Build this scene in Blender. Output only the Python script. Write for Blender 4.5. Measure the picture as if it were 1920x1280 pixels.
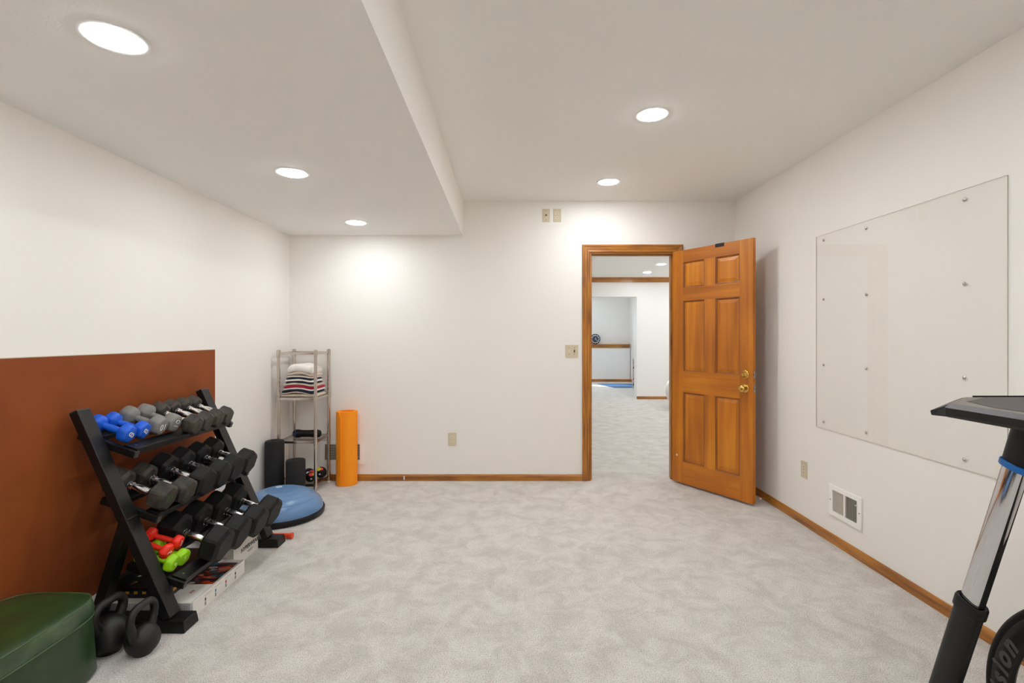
import bpy, math, random
from mathutils import Vector, Matrix

random.seed(7)
S = bpy.context.scene
for o in list(bpy.data.objects):
    bpy.data.objects.remove(o)
COL = S.collection

# ------------------------------------------------------------------ camera
cam_data = bpy.data.cameras.new('camera')
cam = bpy.data.objects.new('camera', cam_data)
COL.objects.link(cam)
cam.location = (0, 0, 1.30)
cam.rotation_euler = (math.pi / 2, 0, 0)
cam_data.sensor_width = 36.0
cam_data.lens = 930 / 1920 * 36.0
cam_data.shift_x = 5 / 1920
cam_data.shift_y = -8 / 1920
cam_data.clip_start = 0.05
S.camera = cam

# ------------------------------------------------------------------ world, sun, exposure
W = bpy.data.worlds.new('world')
S.world = W
W.use_nodes = True
W.node_tree.nodes['Background'].inputs[0].default_value = (0.7, 0.84, 1.0, 1)
W.node_tree.nodes['Background'].inputs[1].default_value = 3.0
S.view_settings.view_transform = 'Standard'
S.view_settings.look = 'None'
S.view_settings.gamma = 1.0
S.view_settings.use_curve_mapping = False
S.view_settings.exposure = 0.0
S.cycles.max_bounces = 16
S.cycles.diffuse_bounces = 12
S.cycles.glossy_bounces = 6
S.cycles.transparent_max_bounces = 16
LAMP = 113.0          # radiance of the ceiling light lenses
LAMP_COL = (0.975, 1.01, 1.04)

def light(name, kind, energy, loc, rot, color, **kw):
    d = bpy.data.lights.new(name, kind)
    d.energy = energy
    d.color = color
    for k, v in kw.items():
        setattr(d, k, v)
    o = bpy.data.objects.new(name, d)
    o.location = loc
    o.rotation_euler = rot
    COL.objects.link(o)
    return o

sun_dir = Vector((0.42, -0.62, -0.75)).normalized()
light('sun', 'SUN', 5.0, (1, 17, 5), sun_dir.to_track_quat('-Z', 'Y').to_euler(), (1, 0.95, 0.88), angle=0.01)
# daylight that falls in at the far room's window
light('window_daylight', 'AREA', 55.0, (1.74, 14.95, 1.7), (-math.pi / 2, 0, 0), (0.8, 0.9, 1.0),
      shape='RECTANGLE', size=1.1, size_y=1.05)

# ------------------------------------------------------------------ materials
def srgb(r, g, b):
    def f(c):
        c /= 255.0
        return c / 12.92 if c <= 0.04045 else ((c + 0.055) / 1.055) ** 2.4
    return (f(r), f(g), f(b), 1.0)

def new_mat(name):
    m = bpy.data.materials.new(name)
    m.use_nodes = True
    nt = m.node_tree
    return m, nt, nt.nodes['Principled BSDF']

def mat(name, rgb, rough=0.5, metal=0.0, coat=0.0, bump=0.0, bscale=200.0, var=0.0, vscale=8.0, rgb2=None,
        spec=0.5, detail=3.0, stretch=None, emis=None, estr=0.0, sheen=0.0, bdist=0.002):
    m, nt, b = new_mat(name)
    N, L = nt.nodes, nt.links
    b.inputs['Base Color'].default_value = srgb(*rgb)
    b.inputs['Roughness'].default_value = rough
    b.inputs['Metallic'].default_value = metal
    b.inputs['Coat Weight'].default_value = coat
    b.inputs['Specular IOR Level'].default_value = spec
    b.inputs['Sheen Weight'].default_value = sheen
    tc = N.new('ShaderNodeTexCoord')
    src = tc.outputs['Object']
    if stretch:
        mp = N.new('ShaderNodeMapping')
        mp.inputs['Scale'].default_value = stretch
        L.new(src, mp.inputs['Vector'])
        src = mp.outputs['Vector']
    if rgb2 is None and var > 0:
        rgb2 = tuple(max(0, c * (1 - var)) for c in rgb)
    if rgb2 is not None:
        n = N.new('ShaderNodeTexNoise')
        n.inputs['Scale'].default_value = vscale
        n.inputs['Detail'].default_value = detail
        L.new(src, n.inputs['Vector'])
        r = N.new('ShaderNodeValToRGB')
        r.color_ramp.elements[0].position = 0.38
        r.color_ramp.elements[1].position = 0.64
        r.color_ramp.elements[0].color = srgb(*rgb)
        r.color_ramp.elements[1].color = srgb(*rgb2)
        L.new(n.outputs['Fac'], r.inputs['Fac'])
        L.new(r.outputs['Color'], b.inputs['Base Color'])
    if bump > 0:
        n = N.new('ShaderNodeTexNoise')
        n.inputs['Scale'].default_value = bscale
        n.inputs['Detail'].default_value = 2.0
        L.new(src, n.inputs['Vector'])
        bp = N.new('ShaderNodeBump')
        bp.inputs['Strength'].default_value = bump
        bp.inputs['Distance'].default_value = bdist
        L.new(n.outputs['Fac'], bp.inputs['Height'])
        L.new(bp.outputs['Normal'], b.inputs['Normal'])
    if emis:
        b.inputs['Emission Color'].default_value = emis
        b.inputs['Emission Strength'].default_value = estr
    return m

def wood(name, c1, c2, c3, axis='Z', rough=0.35, fine=60.0, blotch=2.5, coat=0.3):
    """oak or birch with the grain along one object axis"""
    m, nt, b = new_mat(name)
    N, L = nt.nodes, nt.links
    tc = N.new('ShaderNodeTexCoord')
    mp = N.new('ShaderNodeMapping')
    sc = {'X': (0.05, 1, 1), 'Y': (1, 0.05, 1), 'Z': (1, 1, 0.05)}[axis]
    mp.inputs['Scale'].default_value = sc
    L.new(tc.outputs['Object'], mp.inputs['Vector'])
    n1 = N.new('ShaderNodeTexNoise'); n1.inputs['Scale'].default_value = fine; n1.inputs['Detail'].default_value = 4
    n1.inputs['Distortion'].default_value = 0.4
    L.new(mp.outputs['Vector'], n1.inputs['Vector'])
    mp2 = N.new('ShaderNodeMapping')
    mp2.inputs['Scale'].default_value = tuple(max(v, 0.35) for v in sc)
    L.new(tc.outputs['Object'], mp2.inputs['Vector'])
    n2 = N.new('ShaderNodeTexNoise'); n2.inputs['Scale'].default_value = blotch * 3; n2.inputs['Detail'].default_value = 2
    L.new(mp2.outputs['Vector'], n2.inputs['Vector'])
    mx = N.new('ShaderNodeMix'); mx.data_type = 'FLOAT'
    mx.inputs[0].default_value = 0.5
    L.new(n1.outputs['Fac'], mx.inputs[2]); L.new(n2.outputs['Fac'], mx.inputs[3])
    r = N.new('ShaderNodeValToRGB')
    e = r.color_ramp.elements
    e[0].position = 0.36; e[0].color = srgb(*c1)
    e[1].position = 0.66; e[1].color = srgb(*c3)
    mid = e.new(0.52); mid.color = srgb(*c2)
    L.new(mx.outputs[0], r.inputs['Fac'])
    L.new(r.outputs['Color'], b.inputs['Base Color'])
    b.inputs['Roughness'].default_value = rough
    b.inputs['Coat Weight'].default_value = coat
    b.inputs['Coat Roughness'].default_value = 0.25
    bp = N.new('ShaderNodeBump'); bp.inputs['Strength'].default_value = 0.08; bp.inputs['Distance'].default_value = 0.001
    L.new(n1.outputs['Fac'], bp.inputs['Height']); L.new(bp.outputs['Normal'], b.inputs['Normal'])
    return m

M = {}
M['wall'] = mat('wall_paint', (237, 234, 229), 0.55, bump=0.12, bscale=120, bdist=0.002, spec=0.3)
M['ceiling'] = mat('ceiling_paint', (240, 239, 236), 0.75, bump=0.3, bscale=90, bdist=0.002, spec=0.2)
M['hall_ceiling'] = mat('hall_ceiling_paint', (249, 248, 246), 0.75, spec=0.2)
M['hall_wall'] = mat('hall_wall_paint', (240, 239, 237), 0.6, spec=0.3)
M['oak'] = wood('oak_trim', (126, 72, 16), (170, 108, 30), (190, 128, 44), 'X')
M['oak_y'] = wood('oak_trim_along', (126, 72, 16), (170, 108, 30), (190, 128, 44), 'Y')
M['oak_z'] = wood('oak_trim_upright', (126, 72, 16), (170, 108, 30), (190, 128, 44), 'Z', fine=90)
M['door_z'] = wood('door_wood_upright', (160, 88, 8), (188, 110, 12), (208, 132, 22), 'Z', rough=0.4, fine=22, blotch=1.3, coat=0.12)
M['door_x'] = wood('door_wood_cross', (160, 88, 8), (188, 110, 12), (208, 132, 22), 'X', rough=0.4, fine=22, blotch=1.3, coat=0.12)
M['door_mould'] = wood('door_moulding', (112, 56, 4), (136, 74, 8), (154, 88, 12), 'Z', rough=0.4, fine=22)
M['white'] = mat('white_metal', (232, 232, 228), 0.4)
M['lamp_trim'] = mat('lamp_trim', (240, 240, 238), 0.35)
M['lens'] = mat('lamp_lens', (255, 255, 255), 0.4, emis=(*LAMP_COL, 1), estr=LAMP)
M['lens_hall'] = mat('lamp_lens_hall', (255, 255, 255), 0.4, emis=(*LAMP_COL, 1), estr=LAMP * 1.22)
M['lens_high'] = mat('lamp_lens_high', (255, 255, 255), 0.4, emis=(*LAMP_COL, 1), estr=LAMP * 1.56)
M['vent_white'] = mat('vent_enamel', (243, 242, 238), 0.35)
M['vent_grey'] = mat('vent_fin', (176, 170, 158), 0.4)
M['vent_dark'] = mat('vent_inside', (50, 44, 38), 0.7)
M['almond'] = mat('almond_plastic', (206, 194, 168), 0.35)
M['almond_light'] = mat('almond_light', (222, 212, 190), 0.3)
M['slot'] = mat('dark_slot', (50, 40, 30), 0.6)
M['steel'] = mat('steel', (190, 188, 184), 0.25, metal=1.0)
M['chrome'] = mat('chrome', (215, 215, 218), 0.07, metal=1.0)
M['shelf_steel'] = mat('brushed_steel', (206, 198, 190), 0.22, metal=1.0)
M['grip_chrome'] = mat('grip_chrome', (235, 235, 238), 0.16, metal=1.0)
M['brass'] = mat('brass', (214, 176, 96), 0.15, metal=1.0)
M['black_metal'] = mat('black_powder_coat', (15, 14, 14), 0.38, spec=0.4, bump=0.1, bscale=500, bdist=0.0004, rgb2=(23, 22, 22), vscale=10)
M['black_plastic'] = mat('black_plastic', (15, 15, 15), 0.42, spec=0.35)
M['cap_grey'] = mat('dark_grey_cap', (62, 61, 60), 0.4)
M['rubber'] = mat('black_rubber', (15, 15, 15), 0.55, spec=0.3, bump=0.1, bscale=300, bdist=0.0005, rgb2=(23, 22, 22), vscale=16)
M['rubber_worn'] = mat('worn_rubber', (32, 31, 28), 0.55, rgb2=(72, 65, 56), vscale=24, bump=0.15, bscale=300, bdist=0.0005, detail=6)
M['foam'] = mat('black_foam', (19, 19, 19), 0.75, bump=0.4, bscale=500, bdist=0.001)
M['iron'] = mat('black_cast_iron', (16, 15, 15), 0.5, bump=0.3, bscale=260, bdist=0.0006)
M['blue_neo'] = mat('blue_neoprene', (14, 92, 214), 0.42, bump=0.1, bscale=500, bdist=0.0003)
M['grey_neo'] = mat('grey_neoprene', (126, 125, 122), 0.5, bump=0.1, bscale=500, bdist=0.0003)
M['red_neo'] = mat('red_neoprene', (238, 40, 18), 0.42, bump=0.1, bscale=500, bdist=0.0003)
M['green_neo'] = mat('green_neoprene', (150, 212, 14), 0.42, bump=0.1, bscale=500, bdist=0.0003)
M['print_white'] = mat('white_print', (235, 235, 235), 0.5)
M['print_grey'] = mat('grey_print', (74, 73, 72), 0.5)
M['print_green'] = mat('green_print', (62, 98, 34), 0.6)
M['print_pale_green'] = mat('pale_green_print', (206, 232, 130), 0.5)
M['print_black'] = mat('black_print', (26, 26, 28), 0.5)
M['print_mid'] = mat('mid_grey_print', (120, 118, 116), 0.6)
M['print_red'] = mat('red_print', (170, 40, 44), 0.5)
M['print_blue'] = mat('blue_print', (60, 120, 160), 0.5)
M['gold'] = mat('gold_print', (206, 148, 42), 0.5)
M['board'] = mat('rust_board', (140, 72, 32), 0.55, rgb2=(130, 65, 28), vscale=3.0, bump=0.05, bscale=60, spec=0.2)
M['board_edge'] = mat('board_edge', (196, 186, 172), 0.6)
M['leather'] = mat('green_leather', (32, 58, 26), 0.36, rgb2=(42, 70, 34), vscale=7, bump=0.25, bscale=22, bdist=0.004, coat=0.15)
M['leather_lid'] = mat('green_leather_band', (42, 66, 40), 0.32, rgb2=(68, 92, 60), vscale=9, bump=0.3, bscale=30, bdist=0.004, coat=0.2)  # paler streaks paint highlights into the lid band's colour
M['piping'] = mat('piping', (62, 88, 50), 0.35)
M['carton'] = mat('white_card', (226, 223, 216), 0.5)
M['carton_grey'] = mat('grey_card', (176, 176, 176), 0.45)
M['black_card'] = mat('black_card', (20, 20, 22), 0.35)
M['orange'] = mat('orange_mat', (255, 152, 10), 0.75, bump=0.1, bscale=400, bdist=0.0004)
M['red_orange'] = mat('red_orange_grip', (232, 72, 24), 0.5)
M['blue_dome'] = mat('blue_vinyl', (104, 142, 184), 0.28, rgb2=(96, 134, 178), vscale=3)
M['cream'] = mat('cream_terry', (240, 237, 230), 0.95, bump=0.6, bscale=260, bdist=0.003, sheen=0.3)
M['beige'] = mat('beige_terry', (208, 194, 176), 0.95, bump=0.6, bscale=260, bdist=0.003, sheen=0.3)
M['navy'] = mat('navy_terry', (26, 28, 48), 0.95, bump=0.6, bscale=260, bdist=0.003, rgb2=(44, 48, 72), vscale=120)
M['crimson'] = mat('crimson_terry', (172, 18, 58), 0.95, bump=0.6, bscale=260, bdist=0.003)
M['yellow_tag'] = mat('yellow_tag', (216, 214, 50), 0.5)
M['red_tag'] = mat('red_tag', (216, 40, 48), 0.5)
M['blue_ring'] = mat('blue_plastic', (0, 104, 190), 0.35)
M['tray_grey'] = mat('tray_grey', (92, 91, 94), 0.4)
M['tray_taupe'] = mat('tray_taupe', (112, 104, 96), 0.45)
M['tray_mat'] = mat('tray_mat', (66, 62, 60), 0.55)
M['clock'] = mat('clock_face', (44, 56, 74), 0.4)
M['ball'] = mat('white_vinyl', (226, 226, 226), 0.35)
M['blue_mat'] = mat('blue_exercise_mat', (52, 102, 156), 0.6)
M['clear_ring'] = mat('pale_plug', (206, 222, 236), 0.3)

# picture on the carton: a generic multicolour print
def print_mat():
    m, nt, b = new_mat('colour_print')
    N, L = nt.nodes, nt.links
    tc = N.new('ShaderNodeTexCoord')
    v = N.new('ShaderNodeTexVoronoi'); v.inputs['Scale'].default_value = 26
    mp = N.new('ShaderNodeMapping'); mp.inputs['Scale'].default_value = (1.0, 1.8, 1)
    mp.inputs['Rotation'].default_value = (0, 0, 0.6)
    L.new(tc.outputs['Object'], mp.inputs['Vector']); L.new(mp.outputs['Vector'], v.inputs['Vector'])
    sep = N.new('ShaderNodeSeparateColor'); L.new(v.outputs['Color'], sep.inputs[0])
    r = N.new('ShaderNodeValToRGB'); r.color_ramp.interpolation = 'CONSTANT'
    cols = [(0.0, (28, 24, 26)), (0.25, (190, 62, 26)), (0.42, (118, 26, 30)), (0.56, (150, 120, 110)),
            (0.66, (24, 100, 116)), (0.74, (40, 26, 28)), (0.86, (206, 92, 40)), (0.94, (190, 178, 168))]
    e = r.color_ramp.elements
    e[0].position = 0; e[0].color = srgb(*cols[0][1])
    e[1].position = cols[1][0]; e[1].color = srgb(*cols[1][1])
    for p, c in cols[2:]:
        k = e.new(p); k.color = srgb(*c)
    L.new(sep.outputs[0], r.inputs['Fac']); L.new(r.outputs['Color'], b.inputs['Base Color'])
    b.inputs['Roughness'].default_value = 0.3
    return m
M['picture'] = print_mat()

def carpet_mat():
    m, nt, b = new_mat('carpet')
    N, L = nt.nodes, nt.links
    tc = N.new('ShaderNodeTexCoord')
    big = N.new('ShaderNodeTexNoise'); big.inputs['Scale'].default_value = 6.5; big.inputs['Detail'].default_value = 9
    big.inputs['Roughness'].default_value = 0.72; big.inputs['Distortion'].default_value = 0.5
    L.new(tc.outputs['Object'], big.inputs['Vector'])
    r = N.new('ShaderNodeValToRGB')
    r.color_ramp.elements[0].position = 0.40; r.color_ramp.elements[0].color = srgb(211, 206, 199)
    r.color_ramp.elements[1].position = 0.60; r.color_ramp.elements[1].color = srgb(232, 228, 222)
    L.new(big.outputs['Fac'], r.inputs['Fac'])
    fine = N.new('ShaderNodeTexNoise'); fine.inputs['Scale'].default_value = 215; fine.inputs['Detail'].default_value = 5
    fine.inputs['Roughness'].default_value = 0.7
    L.new(tc.outputs['Object'], fine.inputs['Vector'])
    r2 = N.new('ShaderNodeValToRGB')
    r2.color_ramp.elements[0].position = 0.36; r2.color_ramp.elements[0].color = (0.28, 0.25, 0.22, 1)
    r2.color_ramp.elements[1].position = 0.52; r2.color_ramp.elements[1].color = (1, 1, 1, 1)
    L.new(fine.outputs['Fac'], r2.inputs['Fac'])
    mx = N.new('ShaderNodeMix'); mx.data_type = 'RGBA'; mx.blend_type = 'MULTIPLY'
    mx.inputs[0].default_value = 0.8
    L.new(r.outputs['Color'], mx.inputs[6]); L.new(r2.outputs['Color'], mx.inputs[7])
    L.new(mx.outputs[2], b.inputs['Base Color'])
    b.inputs['Roughness'].default_value = 0.95
    b.inputs['Specular IOR Level'].default_value = 0.1
    b.inputs['Sheen Weight'].default_value = 0.25
    bp = N.new('ShaderNodeBump'); bp.inputs['Strength'].default_value = 0.7; bp.inputs['Distance'].default_value = 0.006
    L.new(fine.outputs['Fac'], bp.inputs['Height'])
    bp2 = N.new('ShaderNodeBump'); bp2.inputs['Strength'].default_value = 0.35; bp2.inputs['Distance'].default_value = 0.03
    L.new(big.outputs['Fac'], bp2.inputs['Height']); L.new(bp.outputs['Normal'], bp2.inputs['Normal'])
    L.new(bp2.outputs['Normal'], b.inputs['Normal'])
    return m
M['carpet'] = carpet_mat()

def clear_mat(name, tint=(0.97, 0.965, 0.955)):
    m, nt, b = new_mat(name)
    N, L = nt.nodes, nt.links
    out = nt.nodes['Material Output']
    tr = N.new('ShaderNodeBsdfTransparent'); tr.inputs[0].default_value = (*tint, 1)
    gl = N.new('ShaderNodeBsdfGlossy'); gl.inputs['Roughness'].default_value = 0.02
    fr = N.new('ShaderNodeFresnel'); fr.inputs[0].default_value = 1.49
    ge = N.new('ShaderNodeNewGeometry')
    ma = N.new('ShaderNodeMath'); ma.operation = 'MULTIPLY_ADD'
    ma.inputs[1].default_value = 1 / 1.49 - 1.49; ma.inputs[2].default_value = 1.49
    L.new(ge.outputs['Backfacing'], ma.inputs[0]); L.new(ma.outputs[0], fr.inputs[0])
    ms = N.new('ShaderNodeMixShader')
    L.new(fr.outputs[0], ms.inputs[0]); L.new(tr.outputs[0], ms.inputs[1]); L.new(gl.outputs[0], ms.inputs[2])
    L.new(ms.outputs[0], out.inputs['Surface'])
    N.remove(b)
    return m
M['acrylic'] = clear_mat('clear_acrylic', (0.985, 0.98, 0.97))
M['acrylic_edge'] = mat('acrylic_edge', (178, 172, 160), 0.3)
M['glass'] = clear_mat('window_glass', (0.97, 0.98, 0.98))

# ------------------------------------------------------------------ mesh builder
class MB:
    def __init__(s):
        s.v, s.f, s.mi = [], [], []
    def add(s, vs, fs, mi=0):
        k = len(s.v)
        s.v += [Vector(p) for p in vs]
        s.f += [tuple(i + k for i in f) for f in fs]
        s.mi += [mi] * len(fs)
        return s
    def box(s, a, b, mi=0):
        x0, y0, z0 = a; x1, y1, z1 = b
        x0, x1 = sorted((x0, x1)); y0, y1 = sorted((y0, y1)); z0, z1 = sorted((z0, z1))
        vs = [(x0, y0, z0), (x1, y0, z0), (x1, y1, z0), (x0, y1, z0), (x0, y0, z1), (x1, y0, z1), (x1, y1, z1), (x0, y1, z1)]
        return s.add(vs, [(3, 2, 1, 0), (4, 5, 6, 7), (0, 1, 5, 4), (1, 2, 6, 5), (2, 3, 7, 6), (3, 0, 4, 7)], mi)
    def obox(s, c, size, mat3, mi=0):
        c = Vector(c); h = [d / 2 for d in size]
        vs = []
        for z in (-1, 1):
            for x, y in ((-1, -1), (1, -1), (1, 1), (-1, 1)):
                vs.append(c + mat3 @ Vector((x * h[0], y * h[1], z * h[2])))
        return s.add(vs, [(3, 2, 1, 0), (4, 5, 6, 7), (0, 1, 5, 4), (1, 2, 6, 5), (2, 3, 7, 6), (3, 0, 4, 7)], mi)
    def loft(s, rings, cap0=True, cap1=True, closed=True, mi=0):
        n = len(rings[0]); k = len(s.v)
        for r in rings:
            s.v += [Vector(p) for p in r]
        m = n if closed else n - 1
        for i in range(len(rings) - 1):
            for j in range(m):
                a = k + i * n + j; b = k + i * n + (j + 1) % n
                s.f.append((a, b, b + n, a + n)); s.mi.append(mi)
        if cap0: s.f.append(tuple(k + j for j in reversed(range(n)))); s.mi.append(mi)
        if cap1: s.f.append(tuple(k + (len(rings) - 1) * n + j for j in range(n))); s.mi.append(mi)
        return s
    def cyl(s, p0, p1, r0, r1=None, n=20, caps=True, mi=0):
        return s.rev(p0, p1, [(0, r0), (1, r0 if r1 is None else r1)], n, caps, caps, mi)
    def rev(s, p0, p1, prof, n=24, cap0=True, cap1=True, mi=0, rel=True, twist=0.0):
        """profile (t, r) turned about p0->p1; t is a share of the length (rel) or metres"""
        p0, p1 = Vector(p0), Vector(p1)
        d = p1 - p0; ln = d.length; d.normalize()
        q = d.to_track_quat('Z', 'Y').to_matrix()
        rings = []
        for t, r in prof:
            c = p0 + d * (t * ln if rel else t)
            rings.append([c + q @ Vector((r * math.cos(twist + 2 * math.pi * j / n), r * math.sin(twist + 2 * math.pi * j / n), 0)) for j in range(n)])
        return s.loft(rings, cap0, cap1, True, mi)
    def tube(s, pts, r, n=12, closed=False, mi=0, rx=None):
        pts = [Vector(p) for p in pts]
        rings = []; up = None; m = len(pts)
        for i, p in enumerate(pts):
            a = pts[(i - 1) % m] if closed or i > 0 else p
            b = pts[(i + 1) % m] if closed or i < m - 1 else p
            t = (b - a).normalized()
            if up is None:
                up = Vector((0, 0, 1)) if abs(t.z) < 0.9 else Vector((1, 0, 0))
            up = (up - t * up.dot(t)).normalized()
            w = t.cross(up)
            rr = r(i / max(1, m - 1)) if callable(r) else r
            rings.append([p + (up * math.cos(2 * math.pi * j / n) * rr + w * math.sin(2 * math.pi * j / n) * (rx or rr)) for j in range(n)])
        if closed:
            rings.append(rings[0])
            return s.loft(rings, False, False, True, mi)
        return s.loft(rings, True, True, True, mi)
    def torus(s, c, R, r, axis=(0, 0, 1), n=40, m=10, mi=0):
        q = Vector(axis).to_track_quat('Z', 'Y').to_matrix(); c = Vector(c)
        return s.tube([c + q @ Vector((R * math.cos(2 * math.pi * i / n), R * math.sin(2 * math.pi * i / n), 0)) for i in range(n)], r, m, True, mi)
    def prism(s, poly, ax, a, b, mi=0):
        """polygon of 2-D points pushed along axis ax from a to b"""
        def P(p, t):
            return {0: (t, p[0], p[1]), 1: (p[0], t, p[1]), 2: (p[0], p[1], t)}[ax]
        return s.loft([[P(p, a) for p in poly], [P(p, b) for p in poly]], mi=mi)
    def xf(s, mtx):
        s.v = [mtx @ p for p in s.v]
        return s

def build(name, mb, mats, parent=None, smooth=None, bevel=0.0, seg=2, subsurf=0):
    me = bpy.data.meshes.new(name)
    off = parent_origin(parent)
    me.from_pydata([tuple(p - off) for p in mb.v], [], mb.f)
    if not isinstance(mats, (list, tuple)): mats = [mats]
    for m in mats: me.materials.append(m)
    for p, i in zip(me.polygons, mb.mi): p.material_index = i
    import bmesh
    bm = bmesh.new(); bm.from_mesh(me)
    bmesh.ops.recalc_face_normals(bm, faces=bm.faces)
    bm.to_mesh(me); bm.free()
    if smooth is not None:
        for p in me.polygons: p.use_smooth = True
        if smooth < 180: me.set_sharp_from_angle(angle=math.radians(smooth))
    o = bpy.data.objects.new(name, me)
    COL.objects.link(o)
    if parent: o.parent = parent
    if bevel > 0:
        b = o.modifiers.new('bevel', 'BEVEL'); b.width = bevel; b.segments = seg
        b.limit_method = 'ANGLE'; b.angle_limit = math.radians(35)
        b.harden_normals = False
    if subsurf:
        b = o.modifiers.new('subsurf', 'SUBSURF'); b.levels = subsurf; b.render_levels = subsurf
    return o

def parent_origin(p):
    v = Vector((0, 0, 0))
    while p is not None:
        v = v + Vector(p.location); p = p.parent
    return v

def thing(name, label, cat, loc=(0, 0, 0), group=None):
    o = bpy.data.objects.new(name, None)
    o.empty_display_size = 0.05
    COL.objects.link(o)
    o.location = loc
    o['label'] = label; o['category'] = cat
    if group: o['group'] = group
    return o

def tag(o, label, cat, group=None):
    o['label'] = label; o['category'] = cat
    if group: o['group'] = group
    return o

def structure(name, mb, mats, parent=None, **kw):
    o = build(name, mb, mats, parent, **kw)
    if parent is None: o['kind'] = 'structure'
    return o

def dup(root, mtx, label, group=None):
    """copy of a thing with copies of its parts and sub-parts"""
    r = root.copy(); COL.objects.link(r)
    r.matrix_world = mtx
    r['label'] = label
    if group: r['group'] = group
    for ch in list(root.children):
        c = ch.copy(); COL.objects.link(c); c.parent = r
        for g in list(ch.children):
            d = g.copy(); COL.objects.link(d); d.parent = c
    return r

def text(name, body, size, mtx, material, parent=None, extrude=0.0004, shear=0.0, bold=0.0, local=False, align='CENTER'):
    cu = bpy.data.curves.new(name, 'FONT')
    cu.body = body; cu.size = size; cu.extrude = extrude; cu.shear = shear; cu.offset = bold
    cu.align_x = align; cu.align_y = 'CENTER'
    tmp = bpy.data.objects.new('tmp_text', cu)
    COL.objects.link(tmp)
    dg = bpy.context.evaluated_depsgraph_get()
    me = bpy.data.meshes.new_from_object(tmp.evaluated_get(dg))
    bpy.data.objects.remove(tmp)
    me.name = name
    me.transform(mtx)
    if not local: me.transform(Matrix.Translation(-parent_origin(parent)))
    me.materials.clear(); me.materials.append(material)
    o = bpy.data.objects.new(name, me); COL.objects.link(o)
    if parent: o.parent = parent
    return o

def frame_mtx(origin, xa, ya):
    xa = Vector(xa).normalized(); ya = Vector(ya); ya = (ya - xa * ya.dot(xa)).normalized()
    za = xa.cross(ya)
    m = Matrix((xa, ya, za)).transposed().to_4x4()
    m.translation = Vector(origin)
    return m

# ------------------------------------------------------------------ room shell
XL, XR, YB, YR = -1.994, 2.047, 4.50, -2.2
ZC, ZS = 2.534, 2.224
WT = 0.12
DX0, DX1, DZ = 0.728, 1.504, 2.072       # doorway

structure('floor', MB().box((-3.0, YR - 0.3, -0.1), (6.0, 15.2, 0.0)), M['carpet'])
structure('wall_left', MB().box((XL - WT, YR - WT, 0), (XL, YB + WT, 2.75)), M['wall'])
structure('wall_right', MB().box((XR, YR - WT, 0), (XR + WT, YB, 2.75)), M['wall'])
structure('wall_rear', MB().box((XL, YR - WT, 0), (XR, YR, 2.75)), M['wall'])
b = MB().box((XL, YB, 0), (DX0, YB + WT, 2.75)).box((DX1, YB, 0), (XR + WT, YB + WT, 2.75)).box((DX0, YB, DZ), (DX1, YB + WT, 2.75))
structure('wall_back', b, M['wall'])
# ceiling with the lowered soffit on the left; the soffit's edge runs a little askew
b = MB().box((XL, YR, ZC), (XR, YB, ZC + 0.1))
structure('ceiling', b, M['ceiling'])
e0, e1 = -0.388, -0.421
x_at = lambda y: e0 + (e1 - e0) * (y - YR) / (YB - YR)
pts = [(XL, YR), (x_at(YR), YR), (x_at(YB), YB), (XL, YB)]
b = MB()
b.add([(p[0], p[1], ZS) for p in pts], [(3, 2, 1, 0)], 0)
b.add([(pts[1][0], pts[1][1], ZS), (pts[2][0], pts[2][1], ZS), (pts[2][0], pts[2][1], ZC + .02), (pts[1][0], pts[1][1], ZC + .02)], [(0, 1, 2, 3)], 1)
b.add([(pts[0][0], pts[0][1], ZS), (pts[3][0], pts[3][1], ZS), (pts[3][0], pts[3][1], ZC + .02), (pts[0][0], pts[0][1], ZC + .02)], [(3, 2, 1, 0)], 1)
b.add([(p[0], p[1], ZC + .02) for p in pts], [(0, 1, 2, 3)], 0)
structure('ceiling_soffit', b, [M['ceiling'], M['wall']])

# baseboards with a small rounded top
def baseboard(name, p0, p1, normal, m, h=0.058, t=0.013):
    p0, p1, nrm = Vector(p0), Vector(p1), Vector(normal)
    prof = [(0, 0), (t, 0), (t, h * 0.72), (t * 0.75, h * 0.88), (t * 0.35, h), (0, h)]
    rings = [[p + nrm * a + Vector((0, 0, z)) for a, z in prof] for p in (p0, p1)]
    return structure(name, MB().loft(rings), m)
baseboard('baseboard_left', (XL, YR, 0), (XL, YB, 0), (1, 0, 0), M['oak_y'])
baseboard('baseboard_back', (XL, YB, 0), (0.658, YB, 0), (0, -1, 0), M['oak'])
baseboard('baseboard_back', (1.577, YB, 0), (XR, YB, 0), (0, -1, 0), M['oak'])
baseboard('baseboard_right', (XR, YR, 0), (XR, YB, 0), (-1, 0, 0), M['oak_y'])

# door casing (trim_1) and jamb (trim_2)
def casing(ax0, ax1, z1):
    """mitred casing: profile swept up, across, down"""
    w = 0.070; y = YB
    prof = [(0.0, 0.0), (0.0, 0.011), (0.006, 0.015), (0.022, 0.013), (0.026, 0.017), (0.05, 0.018), (0.056, 0.021), (w - 0.006, 0.021), (w, 0.016), (w, 0.0)]
    def ring(cx, cz, dx, dz):
        return [(cx + dx * a, y - t, cz + dz * a) for a, t in prof]
    L = MB().loft([ring(ax0, 0, -1, 0), ring(ax0, z1, -1, 1)])
    T = MB().loft([ring(ax0, z1, -1, 1), ring(ax1, z1, 1, 1)])
    R = MB().loft([ring(ax1, z1, 1, 1), ring(ax1, 0, 1, 0)])
    return L, T, R
Lc, Tc, Rc = casing(DX0 + 0.003, DX1 - 0.003, DZ - 0.004)
structure('trim_1', Lc, M['oak_z'])
structure('trim_2', Tc, M['oak'])
structure('trim_3', Rc, M['oak_z'])
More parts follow.
